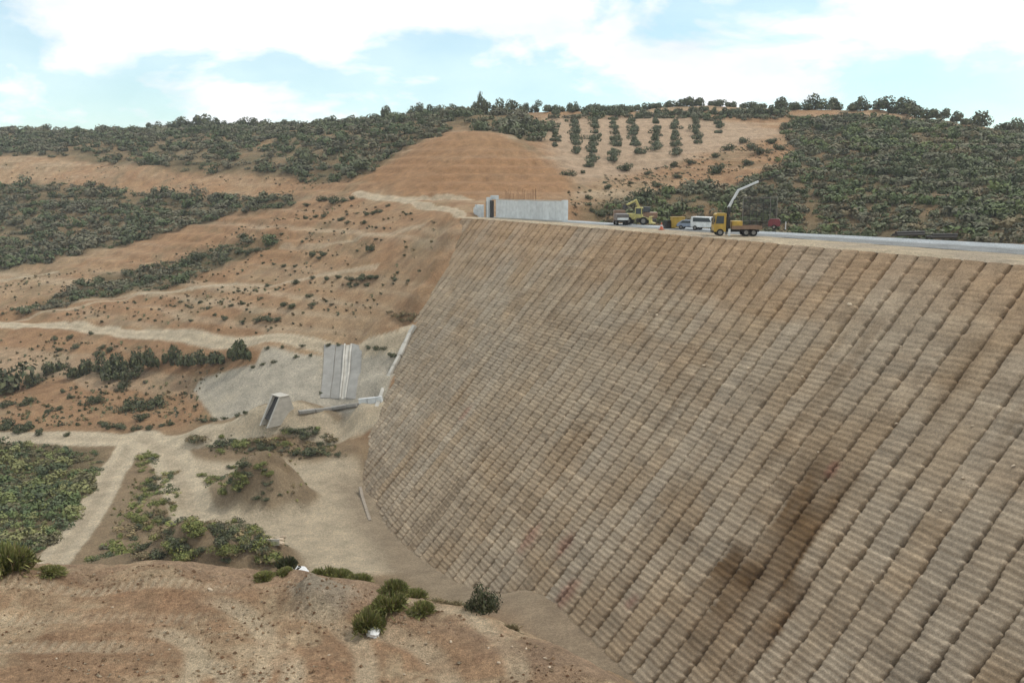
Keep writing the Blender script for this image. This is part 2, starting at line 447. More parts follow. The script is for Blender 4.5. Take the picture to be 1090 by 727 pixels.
def sight(px, py):
    """where the sight line through a photo point meets the ground"""
    d = ray(px, py); a = math.atan2(d[0], d[1])
    j = int(np.clip(np.searchsorted(AZ, a) - 1, 0, len(AZ) - 2))
    f = (a - AZ[j]) / (AZ[j + 1] - AZ[j])
    zc = GZ[:, j] * (1 - f) + GZ[:, j + 1] * f
    sl = d[2] / math.hypot(d[0], d[1])
    diff = zc - (CAM_Z + sl * RR)
    k = np.nonzero(diff > 0)[0]
    if len(k) == 0: i = len(RR) - 2; t = 0.0
    else:
        i = max(int(k[0]) - 1, 0); t = -diff[i] / (diff[i + 1] - diff[i] + 1e-9)
    r = RR[i] * (1 - t) + RR[i + 1] * t
    return r * math.sin(a), r * math.cos(a), CAM_Z + sl * r
def poly_w(pts): return [sight(*p)[:2] if p[1] < 540 or p[1] > 612 or p[0] > 430 else atz(p[0], p[1], -42.2) for p in pts]
def ground(X, Y):
    return float(height(np.array([X], float), np.array([Y], float))[0])

# ------------------------------------------------------------------ ground colours (the soils themselves)
ORANGE, TAN, PALE, GREY, DEEP, SANDY = [lin(c) for c in ((171, 136, 102), (178, 151, 119), (212, 196, 168), (174, 164, 146), (170, 130, 92), (164, 146, 121))]
LITTER = lin((116, 104, 76))
ROADS = [  # polyline, half width m, strength
    ([(-240, 338), (0, 345), (60, 347), (120, 352), (200, 358), (270, 363), (330, 365), (400, 367), (424, 364), (434, 352)], 1.7, 1.0),
    ([(-240, 466), (0, 466), (130, 468), (210, 463), (270, 453), (330, 448), (400, 438)], 2.6, 1.0),
    ([(146, 464), (118, 505), (88, 550), (52, 602)], 2.4, 1.0),
    ([(150, 466), (180, 482), (192, 515), (205, 548)], 3.4, 1.0),
    ([(0, 345), (60, 330), (150, 312), (250, 303), (330, 296), (400, 284)], 0.9, 0.5),
    ([(-40, 303), (0, 299), (60, 290)], 0.9, 0.6), ([(20, 327), (130, 316), (250, 302)], 0.8, 0.4),
    ([(300, 262), (390, 250), (450, 240)], 1.0, 0.35),
    ([(380, 205), (430, 213), (470, 222), (492, 229)], 1.4, 0.8), ([(425, 212), (500, 213)], 1.1, 0.7)]
YARD = [(185, 486), (240, 492), (305, 492), (380, 488), (392, 530), (412, 580), (425, 611), (330, 611), (296, 585), (262, 556), (210, 552), (188, 520)]
GUNITE = [(203, 418), (212, 405), (270, 389), (280, 370), (430, 370), (420, 400), (402, 440), (330, 432), (300, 432), (270, 440), (225, 446)]
CUT = [(385, 190), (435, 162), (485, 141), (545, 150), (590, 175), (610, 195), (606, 214), (500, 214), (430, 212)]
ORCH = [(575, 125), (700, 122), (850, 140), (800, 150), (720, 175), (620, 195), (590, 175)]
SCRUBS = {
 'ridge': [(-140, 143), (0, 139), (100, 141), (200, 134), (300, 134), (400, 129), (470, 122), (575, 126), (580, 152), (545, 145), (485, 137), (435, 158), (385, 190), (300, 186), (200, 186), (120, 174), (0, 167), (-140, 163)],
 'mid': [(-140, 190), (60, 196), (130, 206), (200, 206), (318, 208), (312, 221), (250, 228), (190, 246), (150, 256), (60, 276), (-140, 310)],
 'band': [(10, 332), (50, 318), (110, 290), (190, 276), (240, 262), (292, 250), (298, 262), (240, 280), (190, 303), (100, 317), (30, 334)],
 'left_patch': [(-150, 474), (20, 474), (112, 480), (106, 506), (62, 560), (20, 600), (-150, 604)],
 'right': [(615, 232), (640, 214), (700, 205), (790, 196), (850, 165), (838, 140), (845, 126), (900, 123), (985, 131), (1090, 146), (1150, 156), (1150, 285), (1000, 285), (850, 262), (700, 246)],
}
SCRUBW = {k: poly_w(v) for k, v in SCRUBS.items()}

def paint():
    X, Y = GX, GY
    wx = X + fbm(X, Y, 5, 3, 31) * 1.2; wy = Y + fbm(X, Y, 5, 3, 32) * 1.2
    n1 = fbm(X, Y, 30, 4, 33); n2 = fbm(X, Y, 8, 3, 34); n3 = fbm(X, Y, 2.5, 3, 37)
    C = np.zeros(X.shape + (3,))
    def mixc(w, c): C[:] = C * (1 - w[..., None]) + np.asarray(c) * w[..., None]
    C[:] = ORANGE
    mixc(smooth(-0.25, 0.35, n1 + 0.4 * n2), TAN)
    mixc(0.5 * smooth(0.1, 0.5, n2 + 0.5 * n3), LITTER); mixc(0.35 * smooth(0.1, 0.5, n3), lin((190, 158, 120))); mixc(0.4 * smooth(0.15, 0.5, -n3), lin((140, 106, 76)))
    # horizontal strata of the cut slopes
    st = fbm(GZ * 2.2 + n2 * 1.5, X * 0.03, 3.0, 3, 40)
    mixc(0.35 * smooth(0.0, 0.5, st) * smooth(170, 190, Y), DEEP)
    mixc(0.30 * smooth(0.1, 0.5, -st) * smooth(170, 190, Y), PALE)
    # valley floor is paler and sandier
    mixc(0.8 * smooth(-36.5, -39, GZ) * smooth(172, 160, Y), lin((152, 134, 107)))
    P = poly_w(CUT); mixc(0.75 * smooth(3, -3, sdist(wx, wy, P)), DEEP)
    P = poly_w(ORCH); mixc(0.9 * smooth(6, -6, sdist(wx, wy, P)), lin((188, 163, 136)))
    P = poly_w(GUNITE); g = smooth(0.35, -0.35, sdist(wx * .5 + X * .5, wy * .5 + Y * .5, P)); mixc(0.95 * g, lin((194, 186, 168)))
    mixc(0.45 * g * smooth(0, .5, n2), lin((186, 170, 140))); mixc(.5 * smooth(1.0, .2, np.abs(sdist(wx, wy, P) + .6)), lin((204, 194, 172)))
    for k, P in SCRUBW.items():
        w = smooth(3, -3, sdist(wx, wy, P)); mixc(0.92 * w * (0.85 + 0.4 * n2).clip(0, 1), LITTER)
    P = poly_w(YARD); mixc(0.85 * smooth(1.5, -1.5, sdist(wx, wy, P)), PALE)
    for mx, my, rx, ry, hh in MOUND:
        q = np.sqrt(((wx - mx) / rx) ** 2 + ((wy - my) / ry) ** 2)
        mixc(0.85 * smooth(1.25, 0.95, q), lin((152, 132, 104))); mixc(0.5 * smooth(1.1, 0.8, q) * smooth(-.1, .4, n3), lin((174, 154, 126)))
    for pts, hw, s in ROADS:
        d = seg_dist(X + (wx - X) * .3, Y + (wy - Y) * .3, poly_w(pts))
        w = smooth(hw * 1.12, hw * 0.88, d + .25 * n3) * s
        mixc(w, PALE)
        mixc(0.3 * w * smooth(0.35, 0.1, np.abs(d / hw - 0.1)), SANDY)
    # soft spoil at the toe of the face
    fz, dd = face_z(X, Y)
    gap = GZ - fz
    mixc(0.85 * smooth(9, 3, np.abs(gap)) * smooth(150, 138, Y) * (dd > 0), lin((170, 153, 129)))
    # platform: reddish earth, paler where machines have packed it
    nz, d = near_hill(X, Y)
    w = smooth(7, 3, d) * (Y < 45)
    C[:] = C * (1 - w[..., None]) + (lin((188, 154, 121)) * (0.95 + 0.0 * n2[..., None])) * w[..., None]
    wr = fbm(X, Y, 1.7, 3, 43) * 1.3; m1 = fbm(X * .79 + Y * .61 + wr, Y * .95 - X * .55 - wr, 2.0, 5, 41, 0.62); m2 = fbm(X * .8 + Y * .6, Y * .8 - X * .6, 0.7, 4, 42)
    mixc(w * 0.85 * smooth(-0.1, 0.4, m1 + 0.3 * m2), lin((208, 184, 150))); mixc(w * 0.5 * smooth(.05, .4, m2), lin((158, 122, 92)))
    mixc(w * 0.6 * smooth(0.1, 0.5, -m1 + 0.3 * m2), lin((182, 146, 114)))
    mixc(w * 0.5 * smooth(-2.2, -0.6, d) * smooth(0.5, -0.3, m1), lin((172, 152, 130)))
    for hx, hy, hr, hh in HEAPS[:2]: mixc(w * .8 * smooth(1.5, .6, np.hypot(X - hx, Y - hy) / hr + .4 * m2), lin((184, 170, 148)))
    mixc(w * 0.95 * tracks(X, Y)[1], lin((222, 202, 170)))
    return C
GC = paint()
nr, na = GX.shape
idx = np.arange(nr * na).reshape(nr, na)
F = np.stack([idx[:-1, :-1], idx[:-1, 1:], idx[1:, 1:], idx[1:, :-1]], -1).reshape(-1, 4)
terrain = mesh_obj('terrain', np.stack([GX, GY, GZ], -1).reshape(-1, 3), F, M_SOIL, None, True, GC.reshape(-1, 3))
tag(terrain, 'bare orange and tan hillsides and sandy valley floor below the dam', 'terrain', kind='structure')

# ------------------------------------------------------------------ the dam
DOWN = np.array([SLOPE, -1.0]) / math.hypot(SLOPE, 1.0)       # run, drop per metre of slope
NORM = np.array([1.0, SLOPE]) / math.hypot(SLOPE, 1.0)
STRIP, COURSE = 2.6, 0.57
dam = empty('dam', (20, 110, -40))
tag(dam, 'long earthfill dam with grooved and rippled brown sloping face', 'dam')
def face_pt(u, v, h):
    """u along the crest, v down the slope, h out of the face"""
    x, y, lx, ly = axis(u)
    run = v * DOWN[0] + h * NORM[0]
    return np.stack([x + lx * run, y + ly * run, v * DOWN[1] + h * NORM[1]], -1)
def dam_local(o):
    o.parent = dam; o.matrix_parent_inverse = Matrix.Translation(-dam.location)
    return o
FACE_TOP, FACE_LOW, FACE_GREY = lin((158, 133, 105)), lin((161, 144, 121)), lin((160, 150, 134))
MAIN_JOINT = 172.5                                               # a wider joint between two stages of fill
def face_color(U, V, k):
    """fill colour: rusty near the top, grey brown below; batches of fill differ lift by lift and strip by strip"""
    n = fbm(U, V * 0.35, 14, 4, 51); n2 = fbm(U * 0.22, V * 2.2, 3.0, 3, 52)
    cell = vnoise(V * 0.13 + 0.5, np.full(V.shape, k * 0.77), 55) * 0.75 + vnoise(V * 0.5, np.full(V.shape, k * 1.77), 59) * 0.25
    t = smooth(1, 13, V + 6 * n + 3 * n2)
    C = mixv(np.broadcast_to(FACE_TOP, V.shape + (3,)), FACE_LOW, t)
    C = mixv(C, FACE_GREY, 0.4 * smooth(0.4, 0.95, cell + 0.4 * fbm(U, V, 18, 3, 53)))
    C = mixv(C, lin((148, 122, 90)), 0.4 * smooth(0.5, 0.95, 1 - cell + 0.4 * fbm(U, V * 1.5, 9, 3, 54)))
    C = mixv(C, lin((160, 130, 96)), 0.35 * smooth(0.15, 0.5, fbm(U * 0.35, V * 1.2, 6, 3, 56)) * smooth(30, 10, V))
    # the damp stain below the crest: wet fill in four strips
    for (u0, v0), (u1, v1), w in STAINS:
        tt = np.clip((V - v0) / (v1 - v0), 0, 1); uc = u0 + (u1 - u0) * tt
        d = np.abs(np.floor(U / STRIP) * STRIP + STRIP / 2 - uc + 0.8 * (vnoise(V * .35, np.full(V.shape, k * 1.3), 66) - .5) + 0.12 * fbm(U, V, 1, 2, 57))
        m = smooth(w, w - .35, d) * (0.75 + 0.8 * fbm(U, V * .5, 2.0, 3, 58)).clip(0.1, 1) * smooth(v0 - 1.5, v0 + 1.5, V) * smooth(v1 + 1.5, v1 - 1.5, V)
        C = mixv(C, lin((104, 80, 52)), (0.4 + 0.5 * smooth(.3, .6, cell)) * m)
    for (ru, rv, rr) in REDS:
        m = smooth(rr, rr * 0.3, np.hypot(U - ru, (V - rv) * 0.55) + 0.35 * fbm(U, V, 0.8, 2, 58))
        C = mixv(C, lin((146, 100, 84)), 0.5 * m)
    row = vnoise(V / COURSE * 0.5, U * 0.02, 67) - 0.5                      # whole lifts a shade darker or lighter
    # thin damp runs below the joints
    run = smooth(.62, .85, vnoise(U * 1.9, V * 0.045 + 3, 68)) * smooth(.4, .7, vnoise(U * .2, V * .1, 69))
    C = mixv(C, lin((112, 92, 68)), 0.45 * run)
    return C * (1 + 0.14 * n2 + 0.16 * row)[..., None]
def mixv(a, b, w): return a * (1 - w[..., None]) + b * w[..., None]
def face_uv(px, py):
    p = face_sight(px, py); uu_ = np.arange(0, 230, 0.1); x, y, lx, ly = axis(uu_); run = -p[2] * SLOPE
    i = int(np.hypot(x + lx * run - p[0], y + ly * run - p[1]).argmin())
    return float(uu_[i]), -p[2] * math.hypot(SLOPE, 1)
STAINS = [(face_uv(888, 480), face_uv(800, 640), 3.3), (face_uv(825, 600), face_uv(752, 718), 5.0), (face_uv(862, 545), face_uv(770, 660), 2.2)]
REDS = [(*face_uv(565, 572), 1.6), (*face_uv(602, 580), 1.3), (*face_uv(603, 633), 1.6), (*face_uv(672, 640), 0.8), (*face_uv(495, 440), 1.3), (*face_uv(885, 500), 0.8)]
M_GROOVE = plain_mat('groove_earth', (138, 116, 90), 0.95, var=0.2, sc_=0.6, spec=0.1)

def strip_bottom(u):
    v = np.arange(0, 75, 0.5)
    p = face_pt(np.full(v.shape, u), v, np.zeros(v.shape))
    g = height(p[:, 0], p[:, 1])
    k = np.nonzero(p[:, 2] < g - 0.6)[0]
    return float(v[k[0]]) if len(k) else 75.0
U0 = u_at_Y(22.0)
us = np.arange(U0, U_END, STRIP)
bottoms = [max(strip_bottom(u), strip_bottom(u + STRIP)) for u in us]
for i, (u, vb) in enumerate(zip(us, bottoms)):
    if vb < 1.2: continue
    nc = int(vb / COURSE) + 2
    far = axis(u)[1] > 150
    ph, off = ((0.0, 0.35, 0.62, 0.88), (-0.05, 0.05, 0.075, -0.02)) if not far else ((0.05, 0.7, 0.95), (-0.01, 0.075, -0.05))
    ph, off = np.array(ph), np.array(off); q = len(ph)
    rs = np.random.default_rng(100 + i)
    nc += nc % 2; nl = nc // 2                                   # courses were placed two to a lift
    V = ((np.arange(nc)[:, None] + ph) * COURSE + rs.normal(0, 0.05)).ravel()
    lift = np.repeat(rs.normal(0, 0.018, nl), 2 * q)
    H = np.tile(off, nc) + np.repeat(rs.normal(0, 0.015, nc), q) + lift
    saw = np.tile((np.arange(2)[:, None] + ph).ravel() / 2, nl)  # each lift's edge leaves a tooth
    wl = np.repeat((0.36 + 0.26 * fbm(np.arange(nl) * 0.2, np.full(nl, i * 2.3), 1, 3, 62) + rs.normal(0, 0.05, nl)).clip(0.14, 0.6), 2 * q)
    eL = 0.03 + wl * (0.35 + 0.65 * saw); eR = 0.03 + 0.14 * np.repeat(rs.random(nl), 2 * q) * saw
    gd = -np.repeat((0.85 + 0.45 * fbm(np.arange(nl) * 0.3, np.full(nl, i * 1.3), 1, 3, 63)).clip(0.35, 1.15), 2 * q)
    if abs(u - MAIN_JOINT) < STRIP / 2: eL = eL + 0.4; gd = gd * 0 - 0.6
    # joints wander together, a little differently in every strip
    sh = 0.30 * fbm(V * 0.12, np.full(V.shape, u * 0.05), 1, 3, 60) + np.repeat(0.05 * rs.normal(0, 1, nl), 2 * q)
    amp = 0.30 + 0.60 * smooth(4, 32, V) + 0.35 * fbm(V * .2, np.full(V.shape, u * .1), 1, 2, 64)
    cols = np.array([0, 0, .07, .3, .7, .93, 1, 1])
    pill = np.array([0, -.10, -.01, .025, .03, -.01, -.09, 0])
    UU = np.zeros((len(V), 8)); HH = np.zeros_like(UU)
    for c in range(8):
        UU[:, c] = (eL + sh) + cols[c] * (STRIP - eL - eR)
        HH[:, c] = (H * amp + pill[c] + rs.normal(0, 0.014, len(V))) if 0 < c < 7 else gd
    UU[:, 0] -= 0.02; UU[:, 7] = STRIP + 0.55 + sh
    VV = np.repeat(V[:, None], 8, 1) + fbm(UU + u, V[:, None] * 0.6, 1.6, 2, 61) * 0.09
    VV = np.maximum(VV, 0.0)
    P = face_pt(u + UU, VV, HH)
    C = face_color(u + UU, VV, i) * (1 + rs.normal(0, 0.03)) * (1 + np.repeat(rs.normal(0, 0.03, nc), q) + np.repeat(rs.normal(0, 0.03, nl), 2 * q))[:, None, None]
    n = len(V); ii = np.arange(n * 8).reshape(n, 8)
    F = np.stack([ii[:-1, :-1], ii[1:, :-1], ii[1:, 1:], ii[:-1, 1:]], -1).reshape(-1, 4)
    dam_local(mesh_obj('face_strip', P.reshape(-1, 3), F, M_FACE, None, True, C.reshape(-1, 3)))

# fill behind the strips, seen at the bottom of the grooves, and the far slope
def crest_w(y): return np.interp(y, [0, 60, 90, 110, 135, 160, 230], [31, 30, 26, 22, 16, 13, 11])
uu = np.arange(U0 - 10, U_END + 1.9, 2.0)
ax, ay, lx, ly = axis(uu)
cw = crest_w(ay)
rows = []
for o_, z in ((72.0 * DOWN[0] - 1.1, 72.0 * DOWN[1] - 1.25), (-1.1, -1.25)):
    rows.append(np.stack([ax + lx * o_, ay + ly * o_, np.full(ax.shape, z)], -1))
rows.append(np.stack([ax - lx * 1.25, ay - ly * 1.25, np.full(ax.shape, -0.06)], -1))
rows.append(np.stack([ax - lx * cw, ay - ly * cw, np.full(ax.shape, -0.06)], -1))
rows.append(np.stack([ax - lx * (cw + 45), ay - ly * (cw + 45), np.full(ax.shape, -30.0)], -1))
P = np.stack(rows, 0); n, m = P.shape[:2]
ii = np.arange(n * m).reshape(n, m)
F = np.stack([ii[:-1, :-1], ii[1:, :-1], ii[1:, 1:], ii[:-1, 1:]], -1).reshape(-1, 4)
dam_local(mesh_obj('fill', P.reshape(-1, 3), F, M_GROOVE))

# crest: sandy shoulder along the face, grey packed roadway behind it
def crest_sheet(name, fr0, fr1, nx, zf, cf, label):
    u = np.arange(U0 - 10, U_END + 2.2, 0.5)
    x, y, a, b = axis(u); w = crest_w(y)
    t = np.linspace(0, 1, nx)[None, :]
    o0 = fr0(y, w)[:, None]; o1 = fr1(y, w)[:, None]
    o = o0 + (o1 - o0) * t
    X = x[:, None] - a[:, None] * o; Y = y[:, None] - b[:, None] * o
    Z = zf(X, Y, o, t)
    ii = np.arange(X.size).reshape(X.shape)
    F = np.stack([ii[:-1, :-1], ii[:-1, 1:], ii[1:, 1:], ii[1:, :-1]], -1).reshape(-1, 4)
    ob = mesh_obj(name, np.stack([X, Y, Z], -1).reshape(-1, 3), F, M_SOIL, None, True, cf(X, Y, o, t).reshape(-1, 3))
    tag(ob, label, None, kind='structure')
    return ob
crest_sheet('crest_shoulder', lambda y, w: 0 * y + 0.0, lambda y, w: np.interp(y, [0, 80, 130, 165], [11.5, 11, 8, 6]), 22,
    lambda X, Y, o, t: 0.02 + 0.16 * np.exp(-((o - 1.6) / 1.1) ** 2) * (1 + fbm(X, Y, 5, 3, 71)) + 0.05 * fbm(X, Y, 2.5, 3, 72) - 0.12 * (t < 0.01),
    lambda X, Y, o, t: mixv(np.broadcast_to(lin((212, 194, 164)), X.shape + (3,)), lin((198, 182, 158)), smooth(-.2, .4, fbm(X, Y, 6, 4, 73))), 'pale sandy shoulder along the edge of the dam crest')
crest_sheet('crest_road', lambda y, w: np.interp(y, [0, 80, 130, 165], [11.5, 11, 8, 6]) - 0.3, lambda y, w: w, 26,
    lambda X, Y, o, t: 0.035 + 0.03 * fbm(X, Y, 4, 3, 74) + 0 * t,
    lambda X, Y, o, t: mixv(np.broadcast_to(lin((166, 168, 166)), X.shape + (3,)), lin((204, 210, 212)), smooth(.35, .6, t + .12 * fbm(X, Y * .4, 8, 3, 75))), 'grey packed roadway along the top of the dam')

# ------------------------------------------------------------------ scrub
def bush_cloud(n, r, flat=0.85, q=0.25, seed=0, core=True):
    """leaf clumps spread through a lumpy dome; unit radius r, base at z = 0"""
    g = np.random.default_rng(seed)
    lobes = g.normal(0, 0.42, (5, 3)); lobes[:, 2] = np.abs(lobes[:, 2]) * 0.6 + 0.35
    rad = 0.45 + g.random(5) * 0.25
    k = g.integers(0, 5, n)
    d = g.normal(0, 1, (n, 3)); d /= np.linalg.norm(d, axis=1)[:, None]
    c = lobes[k] + d * (rad[k] * (0.7 + 0.3 * g.random(n) ** 0.5))[:, None]
    c[:, 2] = np.maximum(c[:, 2] * flat, 0.04)
    nrm = d + g.normal(0, 0.22, (n, 3)) + (0, 0, .25); nrm /= np.linalg.norm(nrm, axis=1)[:, None]
    t = np.cross(nrm, g.normal(0, 1, (n, 3))); t /= np.linalg.norm(t, axis=1)[:, None] + 1e-9
    b = np.cross(nrm, t)
    s = q * (0.6 + 0.8 * g.random(n))[:, None]
    V = np.stack([c - t * s - b * s * .25, c + b * s * .75 - t * s * .1, c + t * s + b * s * .2, c - b * s * .7 + t * s * .15], 1).reshape(-1, 3)
    F = np.arange(n * 4).reshape(n, 4)
    return V * r, F
CLOUDS = [bush_cloud(102, 1.0, q=0.185, seed=200 + i) for i in range(8)]
CLOUDS_FINE = [bush_cloud(130, 1.0, q=0.15, seed=240 + i) for i in range(8)]
def scatter(polyw, spacing, rng, jitter=0.5):
    P = np.array(polyw); lo, hi = P.min(0), P.max(0)
    xs, ys = np.meshgrid(np.arange(lo[0], hi[0], spacing), np.arange(lo[1], hi[1], spacing))
    X = xs.ravel() + rng.uniform(-jitter, jitter, xs.size) * spacing; Y = ys.ravel() + rng.uniform(-jitter, jitter, xs.size) * spacing
    return X, Y
def visible_mask(X, Y, Z, tol=1.5):
    """true where the ground itself does not hide the point"""
    a = np.arctan2(X, Y); r = np.hypot(X, Y); ok = np.zeros(len(X), bool)
    for i in range(len(X)):
        j = int(np.clip(np.searchsorted(AZ, a[i]), 0, len(AZ) - 1))
        m = RR < r[i] - 3
        ok[i] = not np.any(GZ[m, j] > CAM_Z + (Z[i] + tol - CAM_Z) * RR[m] / r[i])
    return ok
PALETTE = [lin(c) for c in ((84, 88, 63), (74, 80, 56), (92, 91, 70), (98, 94, 75), (78, 87, 58), (88, 88, 70))]
def scrub_mass(name, polyw, spacing, rmin, rmax, label, pal, seed, dens=0.75, hscale=0.8, clouds=CLOUDS, gaps=1.5):
    g = np.random.default_rng(seed)
    X, Y = scatter(polyw, spacing, g)
    w = sdist(X + fbm(X, Y, 6, 2, 90) * 2, Y + fbm(X, Y, 6, 2, 91) * 2, polyw)
    keep = (w < 0) & (g.random(len(X)) < dens * (0.9 + gaps * fbm(X, Y, 15, 3, seed)).clip(0.12, 1.2))
    X, Y = X[keep], Y[keep]; Z = height(X, Y)
    keep = visible_mask(X, Y, Z, 3.0); X, Y, Z = X[keep], Y[keep], Z[keep]
    fz, dd = face_z(X, Y)
    Vs, Fs, Cs = [], [], []; base = 0
    for x, y, z in zip(X, Y, Z):
        V, F = clouds[g.integers(0, 8)]
        s = rmin * .75 + (rmax * 1.15 - rmin * .75) * g.random() ** 1.8; a = g.uniform(0, 6.28)
        c, sn = math.cos(a) * s, math.sin(a) * s
        W = np.stack([V[:, 0] * c - V[:, 1] * sn + x, V[:, 0] * sn + V[:, 1] * c + y, V[:, 2] * s * hscale * g.uniform(.75, 1.35) + z - 0.15], -1)
        Vs.append(W); Fs.append(F + base); base += len(V)
        pi = int((float(fbm(np.array([x]), np.array([y]), 14, 3, seed + 5)[0]) * .9 + .5 + g.normal(0, .22)) * len(pal)) % len(pal)
        col = pal[pi] * g.uniform(0.85, 1.15)
        Cs.append(np.broadcast_to(col * 1.22, W.shape))
    if not Vs: return None
    o = mesh_obj(name, np.concatenate(Vs), np.concatenate(Fs), M_SCRUB, None, False, np.concatenate(Cs))
    tag(o, label, 'scrub', kind='stuff')
    return len(X)
scrub_mass('ridge_scrub', SCRUBW['ridge'], 4.35, 1.9, 3.4, 'dense dark grey green scrub covering the ridge below the left skyline', PALETTE, 301, 0.9, gaps=1.0)
scrub_mass('hillside_scrub', SCRUBW['mid'], 2.9, 1.4, 2.9, 'dark green scrub patch on the left hillside under the orange cut', PALETTE, 302, 0.95, gaps=0.9)
scrub_mass('slope_scrub', SCRUBW['band'], 2.0, 0.8, 1.9, 'band of scrub running diagonally across the bare left slope', PALETTE, 303, 0.95, gaps=0.9)
scrub_mass('hilltop_scrub', poly_w([(578, 127), (640, 121), (700, 120), (760, 118), (835, 119), (850, 128), (800, 128), (700, 127), (640, 128)]), 3.4, 1.3, 2.6, 'low scrub along the hilltop above the olive rows', PALETTE, 306, .8)
scrub_mass('valley_scrub', SCRUBW['left_patch'], 1.25, 0.7, 1.5, 'green thicket on the valley floor beside the straight track', [lin(c) for c in ((84, 96, 60), (102, 108, 66), (80, 88, 64), (114, 114, 74), (94, 90, 66), (76, 88, 58))], 304, 0.9, 0.85, CLOUDS_FINE)
scrub_mass('hill_scrub', SCRUBW['right'], 2.55, 1.4, 2.7, 'dark scrub covering the hill behind the dam crest road', PALETTE + [lin((90, 98, 60)), lin((104, 94, 70)), lin((82, 92, 58))], 305, 0.95, gaps=0.8)

# ------------------------------------------------------------------ single bushes and trees
def leafy(name, n, q, pal, seed, flat=0.8, hz=1.0, lob=6, spread=0.42, zmin=0.35):
    """mesh of leaf clumps, about 1 m radius, standing on z = 0"""
    g = np.random.default_rng(seed)
    lobes = g.normal(0, spread, (lob, 3)); lobes[:, 2] = np.abs(lobes[:, 2]) * 0.8 + zmin
    rad = 0.35 + g.random(lob) * 0.28
    k = g.integers(0, lob, n)
    d = g.normal(0, 1, (n, 3)); d /= np.linalg.norm(d, axis=1)[:, None]
    c = lobes[k] + d * (rad[k] * (0.55 + 0.5 * g.random(n) ** 0.6))[:, None]
    c[:, 2] = np.maximum(c[:, 2] * flat, 0.03) * hz
    nrm = d + g.normal(0, 0.35, (n, 3)) + (0, 0, .2); nrm /= np.linalg.norm(nrm, axis=1)[:, None]
    t = np.cross(nrm, g.normal(0, 1, (n, 3))); t /= np.linalg.norm(t, axis=1)[:, None] + 1e-9
    b = np.cross(nrm, t); s = q * (0.5 + 0.9 * g.random(n))[:, None]
    V = np.stack([c - t * s, c + b * s * .6 - t * s * .1, c + t * s, c - b * s * .55 + t * s * .15], 1).reshape(-1, 3)
    cc = np.array(pal)[g.integers(0, len(pal), n)] * g.uniform(0.7, 1.3, n)[:, None]
    me = mesh_obj(name, V, np.arange(n * 4).reshape(n, 4), M_SCRUB, None, False, np.repeat(cc, 4, 0))
    data = me.data; bpy.data.objects.remove(me)
    return data
def blades(name, n, h, pal, seed, lean=0.6, w=0.012):
    """broom-like shrub: many thin upright stems with small side shoots, radius about 1"""
    g = np.random.default_rng(seed)
    nc = 9; ca = g.uniform(0, 6.283, nc); cr = np.sqrt(g.random(nc)) * 0.6; ch = g.uniform(.55, 1.15, nc); kk = g.integers(0, nc, n)
    bx = np.cos(ca[kk]) * cr[kk] + g.normal(0, .15, n); by = np.sin(ca[kk]) * cr[kk] + g.normal(0, .15, n)
    a = np.arctan2(by, bx); r = np.hypot(bx, by); h = h * ch[kk]
    base = np.stack([bx, by, np.zeros(n)], -1)
    z0 = g.random(n) * 0.5 * h
    base[:, 2] = z0
    out = np.stack([np.cos(a), np.sin(a), np.zeros(n)], -1)
    tip = base + out * (lean * (0.1 + r * g.uniform(0.3, 0.9, n)))[:, None] + g.normal(0, 0.12, (n, 3))
    tip[:, 2] = np.minimum(z0 + h * g.uniform(0.25, 0.6, n), h * (1.08 - 0.55 * np.hypot(tip[:, 0], tip[:, 1]) ** 2))
    tip[:, 2] = np.maximum(tip[:, 2], 0.06)
    side = np.cross(tip - base, g.normal(0, 1, (n, 3))); side /= np.linalg.norm(side, axis=1)[:, None] + 1e-9
    ww = (w * g.uniform(0.7, 1.5, n))[:, None] * 2.0
    mid = (base + tip) / 2 + out * 0.03
    V = np.stack([base - side * ww * .4, mid - side * ww, tip, mid + side * ww], 1).reshape(-1, 3)
    cc = np.array(pal)[g.integers(0, len(pal), n)] * g.uniform(0.65, 1.3, n)[:, None]
    o = mesh_obj(name, V, np.arange(n * 4).reshape(n, 4), M_SCRUB, None, False, np.repeat(cc, 4, 0))
    d = o.data; bpy.data.objects.remove(o)
    return d
M_BARK = plain_mat('bark', (92, 78, 62), 0.9, var=0.3, sc_=6, spec=0.1)
def trunk_mesh(name, h, r, seed, limbs=4):
    g = random.Random(seed); mb = MB()
    top = (g.uniform(-.1, .1) * h, g.uniform(-.1, .1) * h, h)
    mid = (top[0] * .5 + g.uniform(-.06, .06), top[1] * .5, h * .55)
    mb.tube((0, 0, -0.25), mid, r, r * .75, 7); mb.tube(mid, top, r * .75, r * .5, 7)
    for i in range(limbs):
        a = i * 6.283 / limbs + g.uniform(-.5, .5); l = h * g.uniform(.5, .9)
        mb.tube((top[0], top[1], top[2] - .1), (top[0] + math.cos(a) * l * .7, top[1] + math.sin(a) * l * .7, top[2] + l * .75), r * .45, r * .15, 5)
    o = mb.build(name, M_BARK); d = o.data; bpy.data.objects.remove(o)
    return d
DARK = [lin(c) for c in ((82, 86, 60), (70, 78, 54), (96, 98, 70), (86, 86, 68))]
OLIVE = [lin(c) for c in ((92, 98, 74), (78, 86, 62), (106, 110, 86), (88, 90, 70))]
DRYB = [lin(c) for c in ((124, 110, 80), (112, 98, 72), (100, 96, 66), (132, 118, 90))]
GREEN = [lin(c) for c in ((116, 120, 66), (104, 110, 60), (132, 130, 80), (92, 100, 56))]
